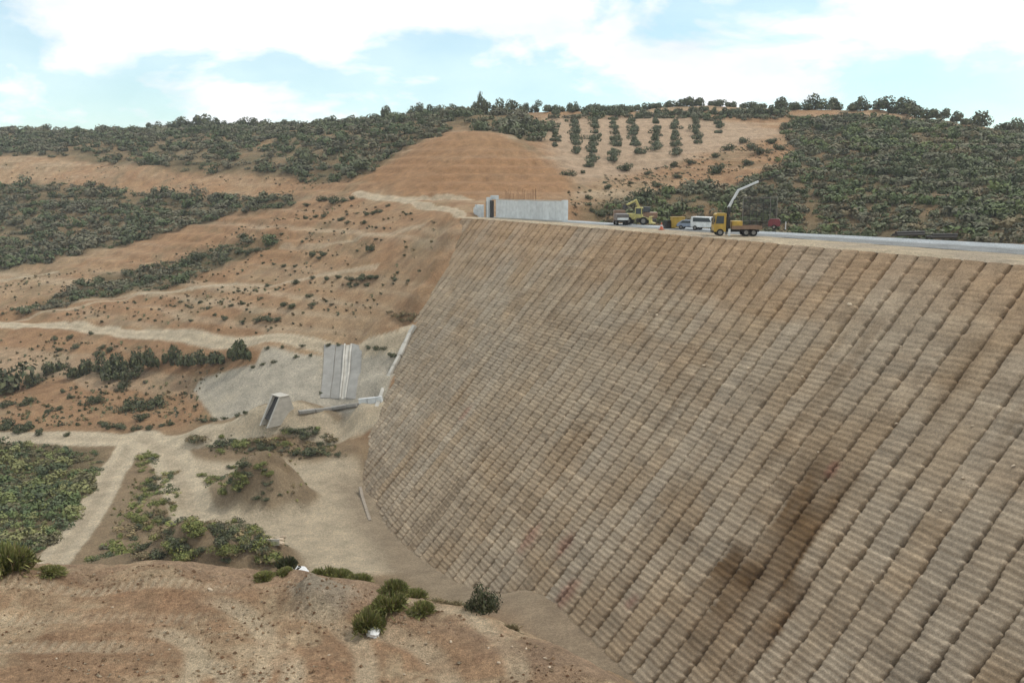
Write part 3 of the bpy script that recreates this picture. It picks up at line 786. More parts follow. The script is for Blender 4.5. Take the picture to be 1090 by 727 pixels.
PROTO = {
 'dark': [leafy('bush', 620, .11, DARK, 400 + i) for i in range(5)],
 'dry': [leafy('bush', 480, .1, DRYB, 420 + i, flat=0.6) for i in range(4)],
 'green': [leafy('bush', 620, .1, GREEN, 440 + i, flat=0.7) for i in range(4)],
 'crown': [leafy('crown', 620, .13, DARK, 460 + i, spread=0.45, zmin=.12) for i in range(5)],
 'olive': [leafy('crown', 420, .14, OLIVE, 480 + i, spread=0.4, zmin=.14) for i in range(5)],
}
TRUNKS = [trunk_mesh('trunk', 0.55, 0.09, 500 + i) for i in range(3)]
def link_mesh(name, data, parent=None):
    o = bpy.data.objects.new(name, data); COL.objects.link(o)
    if parent: o.parent = parent
    return o
ORDN = ('first second third fourth fifth sixth seventh eighth ninth tenth eleventh twelfth thirteenth fourteenth fifteenth sixteenth seventeenth eighteenth nineteenth twentieth').split()
def ordinal(i):
    if i < 20: return ORDN[i]
    t, u = divmod(i + 1, 10)
    return {2: 'twenty', 3: 'thirty', 4: 'forty', 5: 'fifty', 6: 'sixty'}[t] + '-' + ORDN[u - 1] if u else {2: 'twentieth', 3: 'thirtieth', 4: 'fortieth', 5: 'fiftieth', 6: 'sixtieth'}[t]
def bush_at(x, y, r, kind, label, group, hs=1.0, name='bush'):
    o = link_mesh(name, random.choice(PROTO[kind]))
    o.location = (x, y, ground(x, y) - 0.12 * r); o.scale = (r * random.uniform(.9, 1.15), r * random.uniform(.9, 1.15), r * hs * random.uniform(.85, 1.15))
    o.rotation_euler = (0, 0, random.uniform(0, 6.28))
    return tag(o, label, 'bush', group)
def tree_at(x, y, r, h, kind, label, group, name='tree'):
    t = empty(name, (x, y, ground(x, y)), random.uniform(0, 6.28))
    tr = link_mesh('trunk', random.choice(TRUNKS), t); k = h * 0.34
    tr.scale = (k * 1.2, k * 1.2, k)
    c = link_mesh('crown', random.choice(PROTO[kind]), t)
    c.location = (0, 0, h * 0.04); c.scale = (r, r * random.uniform(.85, 1.1), h * 0.75)
    return tag(t, label, 'tree', group)

# scattered bushes sighted on the slopes: photo point and radius
SPOTS = {
 ('dark', 'dark bush in the chain right of the diagonal scrub band', 'bushes at the end of the scrub band'): [(261, 253, 1.9), (211, 277, 2.6), (200, 280, 1.6), (238, 279, 1.9), (254, 270, 1.7), (265, 270, 1.3), (274, 268, 1.2), (286, 262, 1.2), (292, 258, 1.1)],
 ('dark', 'bush on the bare terraces above the pale contour road', 'bushes on the bare terraces'): [(380, 268, .6), (332, 273, 1.4), (345, 272, 1.3), (340, 276, 1.0), (303, 284, .9), (314, 284, .7), (291, 282, .7), (316, 302, 1), (332, 297, .8), (347, 298, 1), (361, 296, .9), (376, 299, 1.2), (386, 298, 1.3), (395, 297, 1.3), (402, 296, 1), (380, 304, .9), (390, 304, .9), (372, 303, .8), (420, 299, .9), (435, 300, .6), (423, 291, .6), (329, 316, .9), (254, 311, .7), (270, 310, .6), (285, 305, .8), (300, 326, 1.2), (312, 328, 1.2), (333, 326, .9), (247, 326, .8), (259, 324, .8), (220, 330, .9), (204, 328, .7), (240, 340, 1.1), (259, 343, .8), (276, 342, 1.4), (288, 342, 1.3), (296, 341, 1.1), (204, 342, .7), (149, 341, .6), (165, 342, .5), (193, 322, .6), (185, 327, .5), (214, 322, .6), (236, 322, .6), (278, 318, .5), (262, 330, .5), (228, 336, .6), (170, 330, .5)],
 ('dry', 'brownish bush on the spoil beside the dam flank', 'bushes at the dam flank'): [(423, 337, 1.1), (432, 336, 1.4), (438, 341, 1.2), (443, 337, .9), (415, 333, .8), (428, 342, 1.1)],
 ('dark', 'bush on the upper slope below the orange cut', 'bushes on the upper slope'): [(364, 235, 1.2), (370, 238, .9), (388, 238, 1), (391, 229, 1.2), (398, 228, 1), (404, 226, 1.1), (370, 229, .6), (380, 228, .6), (326, 233, 1), (335, 232, .9), (344, 231, 1), (433, 229, .8), (438, 228, .6), (413, 220, .8), (355, 216, 1.9), (347, 214, 1.8), (365, 215, 1.5), (375, 213, 1.2), (340, 215, 1.1), (328, 219, 1.1), (322, 258, .7), (300, 250, .7)],
 ('dark', 'bush on orange ground below the pale contour road', 'bushes below the pale road'): [(74, 360, 1.1), (96, 356, 1), (60, 362, .9), (82, 371, 1.1), (109, 371, 1.1), (118, 374, 1.3), (63, 374, 1.1), (104, 378, 1), (36, 408, 2.2), (132, 412, 1.7), (105, 428, 1.4), (97, 427, 1.1), (135, 438, 1.9), (146, 432, 1.9), (165, 432, 2), (158, 436, 1.4), (150, 446, 1.6), (132, 456, 1.1), (146, 457, 1.1), (157, 457, 1), (120, 455, 1), (173, 453, .8), (183, 452, .7), (217, 449, 1), (228, 448, .8), (33, 429, 1.4), (8, 432, 1.5), (24, 432, 1.1), (63, 436, .9), (52, 438, .9), (110, 453, 1.2), (30, 457, 1.5), (8, 455, 2.2), (22, 459, 1.6), (41, 462, 1.1), (72, 463, .8), (66, 418, .9), (75, 424, .9), (240, 446, .7), (252, 443, .7), (262, 440, .7)],
 ('dark', 'low bush on the lip of the grey concrete slope', 'bushes along the concrete slope'): [(285, 371, .6), (300, 370, .6), (322, 369, .6), (350, 368, .7), (361, 368, .7), (392, 371, .8), (400, 372, .8), (408, 372, .7), (292, 386, .6), (315, 381, .6), (330, 379, .5), (418, 380, 1.0), (280, 389, .6), (268, 392, .6), (342, 419, .5)],
 ('dark', 'bush on the hillside between olive grove and crest', 'bushes below the olive grove'): [(662, 182, 2.6), (764, 184, 3.0), (604, 187, 1.8), (621, 185, 1.2), (684, 212, 3.0), (627, 212, 1.4), (625, 178, 1.3), (745, 198, 2.0), (755, 195, 1.8), (720, 190, 1.6), (700, 199, 1.6), (795, 176, 2.0), (715, 178, 1.6), (735, 175, 1.8), (760, 168, 1.8), (775, 160, 2.0), (790, 152, 2.0), (800, 158, 2.2), (812, 164, 2.2), (690, 186, 1.3), (672, 196, 1.3), (648, 201, 1.3), (660, 228, 2.2), (640, 229, 2.0), (632, 226, 1.3), (820, 152, 2.2), (830, 160, 2.4)],
}
for (kind, label, grp), pts in SPOTS.items():
    for i, (px, py, r) in enumerate(sorted(pts)):
        x, y, z = sight(px, py)
        bush_at(x, y, r, kind, label + ', %s from the left' % ordinal(i), grp, 0.95)
# clumps on the valley banks
def zone_bushes(poly, n, rmin, rmax, kinds, label, grp, seed, hs=0.8):
    g = np.random.default_rng(seed); P = np.array(poly, float); pts = []; tries = 0
    while len(pts) < n and tries < 4000:
        tries += 1
        px, py = g.uniform(P[:, 0].min(), P[:, 0].max()), g.uniform(P[:, 1].min(), P[:, 1].max())
        if not inside(np.array([px]), np.array([py]), poly)[0]: continue
        x, y, z = sight(px, py)
        if y > 60: pts.append((px, x, y))
    for i, (px, x, y) in enumerate(sorted(pts)):
        bush_at(x, y, g.uniform(rmin, rmax), kinds[g.integers(0, len(kinds))], label + ', %s from the left' % ordinal(i), grp, hs)
zone_bushes([(190, 467), (260, 464), (350, 456), (362, 470), (360, 486), (320, 486), (300, 480), (225, 481)], 36, .7, 1.7, ('dark', 'dry', 'dark', 'green'), 'bush on the long low bank between the two pale tracks', 'bushes on the long bank', 601)
zone_bushes([(214, 505), (262, 491), (290, 494), (288, 505), (262, 512), (252, 530), (228, 522)], 24, .55, 1.2, ('green', 'dark', 'green'), 'green bush on the left flank of the round spoil mound', 'bushes on the spoil mound', 602)
zone_bushes([(268, 512), (300, 505), (306, 530), (275, 535)], 7, .4, .8, ('dark', 'dry'), 'small bush on the bare side of the round spoil mound', 'bushes on the bare side of the mound', 606)
zone_bushes([(150, 478), (168, 481), (174, 510), (190, 552), (155, 568), (132, 572), (150, 530)], 32, .55, 1.25, ('green', 'dark', 'dry', 'green'), 'bush on the wedge of ground between the diverging tracks', 'bushes on the wedge between tracks', 603)
zone_bushes([(92, 598), (140, 580), (200, 560), (252, 554), (285, 570), (300, 592), (290, 600), (180, 600)], 60, .7, 1.6, ('green', 'dark', 'green', 'dry'), 'leafy bush in the thicket below the platform edge', 'thicket below the platform', 604, 0.85)

# trees in a row on the orange ground
for i, (px, py, r, h) in enumerate(sorted(((92, 399, 2.3, 4.0), (110, 397, 2.5, 4.6), (128, 396, 2.5, 4.8), (146, 394, 2.3, 4.8), (164, 390, 2.0, 5.0), (182, 389, 2.1, 5.2), (199, 388, 2.0, 4.6), (214, 387, 1.9, 4.6), (232, 386, 2.2, 5.0), (248, 384, 2.2, 4.8), (262, 382, 2.1, 4.8), (120, 403, 2.3, 3.6), (80, 402, 2.0, 3.4), (138, 404, 2.0, 3.2)))):
    x, y, z = sight(px, py); tree_at(x, y, r, h, 'crown', 'dark tree in the row below the pale contour road, %s from the left' % ordinal(i), 'row of dark trees')
x, y, z = sight(10, 414); tree_at(x, y, 5.2, 8.5, 'crown', 'largest dark round tree at the left edge below the pale road', None)
x, y, z = sight(57, 397); tree_at(x, y, 2.4, 4.4, 'crown', 'round dark tree standing alone left of the tree row', None)
x, y, z = sight(394, 267); tree_at(x, y, 1.0, 2.6, 'crown', 'small dark tree alone on the bare upper slope', None)
# olive grove in rows down the hill
ROWS = [[(588, 132), (592, 156)], [(612, 130), (614, 164)], [(633, 130), (633, 148), (628, 178)], [(652, 128), (656, 155), (652, 172)], [(673, 130), (678, 164)], [(698, 130), (697, 160)], [(719, 131), (719, 165)], [(740, 128), (742, 153)], [(763, 128), (765, 142)]]
ORD = ('first', 'second', 'third', 'fourth', 'fifth', 'sixth', 'seventh', 'eighth', 'ninth')
for k, row in enumerate(ROWS):
    W = [np.array(sight(*p)[:2]) for p in row]; cnt = 0
    for a, b in zip(W[:-1], W[1:]):
        n = max(int(np.linalg.norm(b - a) / 6.3), 2)
        for i in range(n if b is not W[-1] else n + 1):
            cnt += 1
            p = a + (b - a) * i / n + np.array([random.uniform(-.5, .5), random.uniform(-.5, .5)])
            tree_at(p[0], p[1], random.uniform(1.5, 2.2), random.uniform(2.4, 3.5), 'olive', 'olive tree, %s from the top in the %s grove row from left' % (ordinal(cnt - 1), ORD[k]), 'olive row %s' % ORD[k], 'olive_tree')
# trees along the skyline
def sky_tree(px, py, r, h, label, grp, kind='crown'):
    """stands on the ridge where the sight line just clears it"""
    p = None
    for dy in np.arange(0, 40, 0.5):
        q = sight(px, py + dy)
        if q[1] < 620: p = q; break
    tree_at(p[0], p[1] + 2, r, h, kind, label, grp)
for i, px in enumerate(range(583, 825, 11)): sky_tree(px + random.uniform(-3, 3), 112, random.uniform(2.6, 3.6), random.uniform(4.5, 6), 'skyline tree above the olive grove, %s from the left' % ordinal(i), 'skyline row above the grove', 'olive')
for i, px in enumerate(range(590, 836, 10)): sky_tree(px + random.uniform(-4, 4), random.uniform(120, 127), random.uniform(2.2, 3.2), random.uniform(3.8, 5), 'tree in the second line below the grove skyline, %s from the left' % ordinal(i), 'second line above the grove', 'olive')
for i, (px, r, h) in enumerate(((838, 3, 5), (850, 3.2, 5), (862, 3, 5), (880, 3.4, 5.5), (893, 3, 5), (908, 3, 5), (922, 2.8, 4.5), (938, 3.4, 5.8), (955, 4, 6.2), (968, 3.6, 5.5), (985, 4.2, 6), (1004, 2.5, 4), (1016, 2.5, 4), (1028, 2.3, 3.5), (1046, 4.0, 6), (1071, 3.8, 6), (1086, 2.6, 4))): sky_tree(px, 110, r * 1.3, h * 1.2, 'rounded tree on the skyline of the right hill, %s from the left' % ordinal(i), 'skyline trees on the right hill')
for i, (px, r, h) in enumerate(((44, 3.5, 5), (78, 2.4, 3.2), (142, 2.6, 4), (160, 3.6, 5), (181, 3.6, 5), (199, 5.5, 8), (209, 5.5, 8), (220, 4.5, 7), (226, 3.5, 6), (240, 3.6, 6), (255, 4.4, 8), (266, 4, 6.5), (277, 4, 6.5), (300, 3, 4.5), (315, 3, 4), (345, 3, 4.5), (352, 4, 6), (375, 3.2, 5), (395, 3.6, 5.5), (415, 4, 7), (437, 4, 7), (449, 3.4, 6), (462, 3.6, 6), (477, 3.4, 6), (493, 3.6, 6), (505, 3.2, 6), (528, 3.4, 6), (541, 3.4, 6), (555, 3.2, 5.5), (567, 3, 5))): sky_tree(px, 112, r, h, 'dark tree on the skyline of the left ridge, %s from the left' % ordinal(i), 'skyline trees on the left ridge')
sky_tree(516, 118, 2.4, 12.5, 'tall narrow tree standing above the others on the skyline', None)

# shrubs on the rim of the platform
broom = [blades('shrub', 3200, 0.85, GREEN + [DRYB[3], GREEN[2] * 1.2], 700 + i) for i in range(3)]
dryb = blades('shrub', 900, 0.5, DRYB, 710)
def rim_shrub(px, py, r, hs, mesh, label, name='shrub'):
    x, y = atz(px, py, PLAT_Z - 0.15)
    o = link_mesh(name, mesh); o.location = (x, y, ground(x, y) - .06); o.scale = (r, r * .85, r * hs); o.rotation_euler = (0, 0, random.uniform(0, 6.28))
    return tag(o, label, 'shrub')
rim_shrub(392, 676, .62, 1.3, broom[0], 'green broom shrub on the platform just behind the white bag')
rim_shrub(416, 664, .62, 1.2, broom[1], 'green broom shrub right of the one behind the white bag')
rim_shrub(450, 667, .45, 1.1, broom[2], 'small round green shrub alone right of the white bag')
rim_shrub(345, 616, .52, 1.0, broom[1], 'green shrub at the left end of the low hedge on the rim')
rim_shrub(362, 618, .52, 1.0, broom[2], 'green shrub in the middle of the low hedge on the rim')
rim_shrub(382, 622, .5, .9, broom[0], 'green shrub at the right end of the low hedge on the rim')
rim_shrub(420, 640, .55, 1.1, broom[2], 'yellow green shrub on the rim above the small round shrub')
rim_shrub(440, 643, .5, .9, broom[0], 'low green shrub on the rim, right of the yellow green one')
rim_shrub(468, 650, .5, .7, dryb, 'dry brown tuft on the rim left of the dark little tree')
rim_shrub(488, 652, .45, .7, dryb, 'dry brown tuft touching the dark little tree')
rim_shrub(546, 674, .42, 1.1, dryb, 'dry brown bush at the rim, right of the dark little tree')
rim_shrub(282, 624, .45, .9, broom[2], 'small green shrub on the rim by the white sheet')
rim_shrub(304, 620, .34, .9, broom[0], 'smallest green shrub on the rim next to the white sheet')
rim_shrub(12, 626, .95, 1.3, broom[0], 'big green shrub at the left edge of the platform rim')
rim_shrub(52, 628, .5, .7, broom[1], 'low green shrub on the rim right of the big edge shrub')
rim_shrub(160, 632, .2, .8, dryb, 'tiny dry tuft on the reddish platform bank')
# the dark little tree
x, y = atz(514, 662, PLAT_Z - 0.2)
t = empty('tree', (x, y, ground(x, y) - .05)); tag(t, 'dark green little bushy tree on the rim against the dam face', 'tree')
tr = link_mesh('trunk', TRUNKS[0], t); tr.scale = (.55, .55, .9)
for i, (ox, oy, oz, rr, hh) in enumerate(((0, 0, .12, .42, .95), (-.36, 0, .05, .24, .6), (.2, .1, .08, .36, .7))):
    c = link_mesh('crown', leafy('crown', 900, .075, [d * 0.8 for d in DARK], 720 + i, spread=.34, zmin=.3), t)
    c.location = (ox, oy, oz); c.scale = (rr, rr, hh)
# agave-like dark plant by the white sheet
x, y = atz(305, 609, PLAT_Z - 0.1); z = ground(x, y)
o = link_mesh('spiky_plant', blades('spiky_plant', 500, .8, [d * .8 for d in DARK], 730, w=.02)); o.location = (x, y, z - .05); o.scale = (.4, .4, .7)
tag(o, 'dark spiky plant beside the white sheet on the rim', 'plant')

for nm, lab, pl_, sp in (('wedge_scrub', 'low olive scrub on the wedge between the diverging tracks', [(150, 478), (166, 481), (174, 510), (189, 552), (160, 572), (118, 584), (100, 592), (128, 552), (150, 520)], 1.15),
                         ('bank_scrub', 'low olive scrub on the long bank between the pale tracks', [(190, 467), (260, 465), (300, 462), (352, 456), (363, 470), (360, 487), (320, 486), (300, 482), (222, 481)], 1.25),
                         ('mound_scrub', 'low green scrub on the flank of the round spoil mound', [(215, 505), (262, 491), (296, 494), (290, 504), (268, 514), (262, 532), (236, 526)], 1.05),
                         ('thicket_scrub', 'continuous green scrub of the thicket below the platform rim', [(96, 598), (150, 580), (200, 562), (252, 554), (288, 572), (302, 594), (296, 602), (180, 603)], 1.15)):
    scrub_mass(nm, poly_w(pl_), sp, .4, 1.0, lab, GREEN + DRYB[:2] + DARK, 870 + len(nm), 0.9, 0.7, CLOUDS_FINE, 1.4)
# low tufts dotted over the bare slopes and beside the tracks
def tufts(name, polys, n, rmin, rmax, label, pal, seed):
    g = np.random.default_rng(seed); Vs, Fs, Cs = [], [], []; base = 0
    T = [bush_cloud(16, 1.0, 0.7, 0.42, 800 + i) for i in range(4)]
    RW = [(poly_w(p), hw * 1.2 + .6) for p, hw, q in ROADS]
    for poly, share in polys:
        W = np.array(poly_w(poly)); lo, hi = W.min(0), W.max(0)
        X = g.uniform(lo[0], hi[0], n * 6); Y = g.uniform(lo[1], hi[1], n * 6)
        k = inside(X, Y, [tuple(w) for w in W]) & (g.random(len(X)) < (0.5 + 1.1 * fbm(X, Y, 12, 3, seed + 1)).clip(0, 1))
        for P, hw in RW: k &= seg_dist(X, Y, P) > hw
        X, Y = X[k][:int(n * share)], Y[k][:int(n * share)]; Z = height(X, Y)
        for x, y, z in zip(X, Y, Z):
            V, F = T[g.integers(0, 4)]; s = g.uniform(rmin, rmax)
            Vs.append(V * s + (x, y, z - .04)); Fs.append(F + base); base += len(V)
            Cs.append(np.broadcast_to(pal[g.integers(0, len(pal))] * g.uniform(.8, 1.2), V.shape))
    o = mesh_obj(name, np.concatenate(Vs), np.concatenate(Fs), M_SCRUB, None, False, np.concatenate(Cs))
    return tag(o, label, 'tufts', kind='stuff')
tufts('slope_tufts', [([(0, 300), (60, 292), (310, 224), (400, 215), (470, 235), (455, 290), (430, 355), (270, 360), (0, 340)], 1.0), ([(0, 352), (200, 362), (270, 372), (205, 420), (220, 445), (140, 462), (0, 462)], .7), ([(610, 230), (600, 190), (720, 172), (840, 145), (840, 165), (700, 205)], .6), ([(0, 170), (120, 178), (300, 190), (380, 192), (320, 205), (120, 200), (0, 190)], .2)], 700, .22, .6, 'low dry tufts dotted over the bare slopes', DARK + DRYB, 851)
tufts('valley_tufts', [([(128, 495), (142, 495), (120, 540), (95, 585), (80, 590)], .5), ([(50, 570), (98, 508), (106, 512), (75, 560)], .5), ([(210, 500), (325, 492), (330, 545), (215, 540)], .5), ([(140, 480), (175, 482), (195, 555), (110, 590)], 1), ([(185, 465), (365, 455), (368, 492), (200, 488)], 1)], 90, .2, .42, 'low dry tufts beside the tracks on the valley floor', GREEN + DRYB, 852)

# ------------------------------------------------------------------ concrete works
M_CONC = plain_mat('concrete', (176, 172, 162), 0.9, var=0.14, sc_=0.6, spec=0.2, bump=0.2)
M_CONCW = plain_mat('pale_concrete', (196, 200, 200), 0.85, var=0.12, sc_=0.9, spec=0.2, bump=0.15, obj_var=0.06)
M_CONCB = plain_mat('blue_grey_concrete', (138, 136, 130), 0.85, var=0.12, sc_=0.7, spec=0.2, obj_var=0.06)
M_DARK = plain_mat('dark_steel', (52, 50, 48), 0.7, var=0.2, sc_=4)
M_RUST = plain_mat('rusty_steel', (110, 78, 56), 0.85, var=0.25, sc_=4)

# wall on the far end of the crest
Pa = np.array(atz(524, 232.3, 0.0)); Pb = np.array(atz(595, 236.4, 0.0))
d = Pb - Pa; Lw = float(np.linalg.norm(d)); ang = math.atan2(d[1], d[0])
wall = empty('concrete_wall', (Pa[0], Pa[1], 0), ang)       # x along the wall, -y towards the valley
wall.location = wall.location + Vector((-math.sin(ang), math.cos(ang), 0)) * 0.9
tag(wall, 'long pale concrete wall on the far end of the dam crest', 'wall')
npan = 11; pw = Lw / npan
for i in range(npan):
    MB().box(i * pw + .02, (i + 1) * pw - .02, random.uniform(-.03, .03), .5, 0.2, 3.9 + random.uniform(-.05, .05), .03).build('panel', M_CONCW, wall)
MB().box(-.2, Lw + .3, -.5, .8, -.6, .2, .03).build('footing', M_CONC, wall)
MB().box(Lw + .02, Lw + .8, -.35, .7, -.5, 4.2, .04).build('end_pier', M_CONCW, wall)
MB().box(-.1, Lw,   .1, .45, 3.97, 4.12, .03).build('coping', M_CONC, wall)
for i in range(26):
    x = 3.5 + i * 0.5 + random.uniform(-.15, .15)
    if i in (8, 9, 17): continue
    MB().tube((x, .3, 3.9), (x + random.uniform(-.12, .12), .3 + random.uniform(-.1, .1), 5.2 + random.uniform(0, 1.2)), .035, n=4).build('rebar', M_RUST, wall)
pil = empty('concrete_tower', (0, 0, 0), ang); p = np.array(atz(520.5, 232, 0.0)); pil.location = (p[0], p[1] + 1.2, 0)
tag(pil, 'narrow concrete tower with dark slots left of the far wall', 'tower')
MB().box(-.35, .35, -.5, .5, -.4, 4.5, .03).build('post', M_CONCW, pil)
MB().box(-1.5, -.36, .0, .5, -.4, 3.6, .02).build('slot', M_DARK, pil)
MB().box(.36, 1.3, .0, .5, -.4, 3.8, .02).build('slot', M_DARK, pil)
MB().box(-.4, 1.6, .6, 1.6, 4.0, 4.9, .05).build('cap', M_CONCW, pil)
stk = empty('masonry_block', (0, 0, 0), ang); p = np.array(atz(508, 231.3, 0.0)); stk.location = (p[0], p[1] + 1.0, -.2)
tag(stk, 'stepped pale masonry block at the far left end of the crest', 'masonry')
for x0, x1, h in ((-1.9, -1.2, 2.4), (-1.19, -.4, 3.0), (-.39, .5, 2.7), (.51, 1.3, 3.2)):
    for k in range(int(h / .6)): MB().box(x0, x1 - .02, random.uniform(-.06, .06), 1.0, k * .6, k * .6 + .58, .04).build('block', M_CONCW, stk)

# intake on the far valley side
x, y, z = sight(296, 440)
ink = empty('intake_structure', (x, y, z - .7), R(46)); ink.scale = (.82, .9, .60)
tag(ink, 'concrete intake with sloping slot standing below the grey slope', 'intake')
prof = [(-3.8, -2), (4.2, -2), (1.9, 6.6), (-.4, 6.6)]
for y0 in (-1.6, 1.1): MB().prism(prof, y0, y0 + .5).build('cheek_wall', M_CONC, ink)
MB().prism([(-2.7, 0), (3.4, 0), (1.7, 6.2), (.3, 6.2)], -1.08, 1.08).build('slot_floor', M_DARK, ink)
MB().box(-.5, 2.0, -1.7, 1.7, 6.62, 6.9, .05).build('top_slab', M_CONC, ink)

# chute slabs lying on the grey slope
def drape(name, left, right, mat, parent, lift, ns=16, nt_=6, thick=.35):
    """slab following the ground between two edge lines given as photo points"""
    A = np.array([sight(*p)[:2] for p in left]); B = np.array([sight(*p)[:2] for p in right])
    s_ = np.linspace(0, 1, ns); q = np.linspace(0, 1, len(A))
    Ax = np.stack([np.interp(s_, q, A[:, i]) for i in (0, 1)], -1); Bx = np.stack([np.interp(s_, q, B[:, i]) for i in (0, 1)], -1)
    t_ = np.linspace(0, 1, nt_)
    G = Ax[:, None] * (1 - t_[None, :, None]) + Bx[:, None] * t_[None, :, None]
    Z = height(G[..., 0], G[..., 1])
    Zs = np.repeat(Z.mean(1, keepdims=True), nt_, 1) + lift
    top = np.concatenate([G, Zs[..., None]], -1); bot = np.concatenate([G, (Zs - thick - .6)[..., None]], -1)
    n = ns * nt_; ii = np.arange(n).reshape(ns, nt_)
    F = [np.stack([ii[:-1, :-1], ii[1:, :-1], ii[1:, 1:], ii[:-1, 1:]], -1).reshape(-1, 4)]
    ring = np.concatenate([ii[0, :], ii[1:, -1], ii[-1, -2::-1], ii[-2:0:-1, 0]])
    r2 = np.roll(ring, -1); F.append(np.stack([ring, r2, r2 + n, ring + n], -1))
    return mesh_obj(name, np.concatenate([top.reshape(-1, 3), bot.reshape(-1, 3)]), np.concatenate(F), mat, parent)
x, y, z = sight(362, 424)
chute = empty('concrete_chute', (0, 0, 0)); tag(chute, 'blue grey concrete chute with pale curved channel down the grey slope', 'chute')
drape('slab', [(345, 367.5), (344, 396), (341, 424)], [(357, 367.5), (355, 396), (351, 424)], M_CONCB, chute, .14)
drape('slab', [(357.6, 367.5), (355.6, 396), (351.6, 424)], [(366, 367.5), (364, 396), (361, 425)], M_CONCB, chute, .17)
drape('kerb', [(366.2, 367.5), (364.2, 396), (361.2, 425)], [(368, 367.5), (366, 396), (363, 425)], M_CONC, chute, .4)
drape('channel', [(368.3, 367.5), (366.3, 396), (363.3, 425)], [(373, 367.5), (370.5, 396), (366.5, 425)], M_CONC, chute, .1)
drape('kerb', [(373.2, 367.5), (370.7, 396), (366.7, 425)], [(375, 367.5), (372.5, 396), (368.3, 425)], M_CONC, chute, .4)
drape('slab', [(375.3, 367.5), (372.8, 396), (368.6, 425)], [(386, 367.5), (384, 396), (381, 424)], M_CONCB, chute, .15)

# plinth beams where the dam meets the far flank, and a curb at the toe
def beam(name, p, q, w, h, mat, parent):
    p, q = Vector(p), Vector(q); dd = q - p
    M = Matrix.Translation((p + q) / 2) @ dd.to_track_quat('X', 'Z').to_matrix().to_4x4()
    return MB().box(-dd.length / 2 + .03, dd.length / 2 - .03, -w / 2, w / 2, -h / 2, h / 2, .05, M).build(name, mat, parent)
pl = empty('concrete_plinth', (0, 0, 0)); tag(pl, 'line of pale concrete plinth beams up the far edge of the dam face', 'plinth')
line = [face_sight(*p) for p in ((401, 440), (406, 426), (411, 412), (416, 401), (421, 391), (427, 380), (433, 367), (438, 356), (443, 348))]
for p, q in zip(line[:-1], line[1:]):
    p = Vector(p) + Vector((-.25, -.3, .3)); q = Vector(q) + Vector((-.25, -.3, .3))
    beam('beam', p, q, .8 + random.uniform(-.15, .15), .7, M_CONC, pl)
cu = empty('toe_wall', (0, 0, 0)); tag(cu, 'short low concrete wall at the left foot of the dam face', 'wall')
line = [face_sight(*p) for p in ((391, 524), (394, 536), (398, 548), (402, 560))]
for p, q in zip(line[:-1], line[1:]): beam('wall_block', Vector(p) + Vector((-1.1, -.4, .7)), Vector(q) + Vector((-1.1, -.4, .7)), .5, 1.0, plain_mat('weathered_concrete', (138, 128, 114), .9), cu)
lw = empty('low_wall', (0, 0, 0)); tag(lw, 'low pale retaining wall between the chute foot and the dam', 'wall')
pts = [Vector(sight(*p)) for p in ((382, 430), (391, 429), (400, 428), (407, 427))]
for p, q in zip(pts[:-1], pts[1:]): beam('wall_block', p + Vector((0, 0, .4)), q + Vector((0, 0, .4)), .6, 1.2, M_CONCW, lw)
lw = empty('kerb', (0, 0, 0)); tag(lw, 'long low bluish kerb along the track below the chute', 'kerb')
pts = [Vector(sight(*p)) for p in ((318, 440), (335, 438), (352, 436), (370, 433), (381, 432))]
for p, q in zip(pts[:-1], pts[1:]): beam('kerb_stone', p + Vector((0, 0, .2)), q + Vector((0, 0, .2)), .9, .6, M_CONCB, lw)

# ------------------------------------------------------------------ machines and things on the crest
def paint_mat(name, rgb, rough=.45): return plain_mat(name, rgb, rough, var=.18, sc_=1.6, spec=.4)
P_YEL, P_PYEL, P_WHITE, P_BLUE, P_RED, P_BROWN, P_GREY, P_ORANGE = (paint_mat('paint_' + n, c) for n, c in (('yellow', (172, 140, 58)), ('pale_yellow', (178, 168, 104)), ('white', (206, 208, 206)), ('blue_grey', (128, 138, 154)), ('dark_red', (112, 52, 56)), ('brown', (124, 98, 78)), ('grey', (104, 98, 94)), ('orange', (182, 98, 70))))
M_TYRE = plain_mat('tyre_rubber', (38, 36, 34), .9, var=.2, sc_=5, spec=.2)
M_RIM = plain_mat('wheel_rim', (120, 116, 110), .6, var=.15)
M_GLASS = plain_mat('window_glass', (38, 44, 50), .12, var=.1, spec=.6)
M_LAMP = plain_mat('lamp_glass', (200, 190, 170), .2, var=.05)
M_STEELW = plain_mat('white_steel', (200, 202, 202), .5, var=.08)
def wheel(parent, x, y, r, w):
    o = MB().tube((x, y - w / 2, r), (x, y + w / 2, r), r, n=20).build('wheel', M_TYRE, parent)
    MB().tube((x, y - w / 2 - .02, r), (x, y + w / 2 + .02, r), r * .55, n=14).build('rim', M_RIM, o)
    return o
def station(px, py): x, y = atz(px, py, 0.06); return x, y
CREST_H = math.atan2(.92, -.39)                      # heading of the crest away from the camera

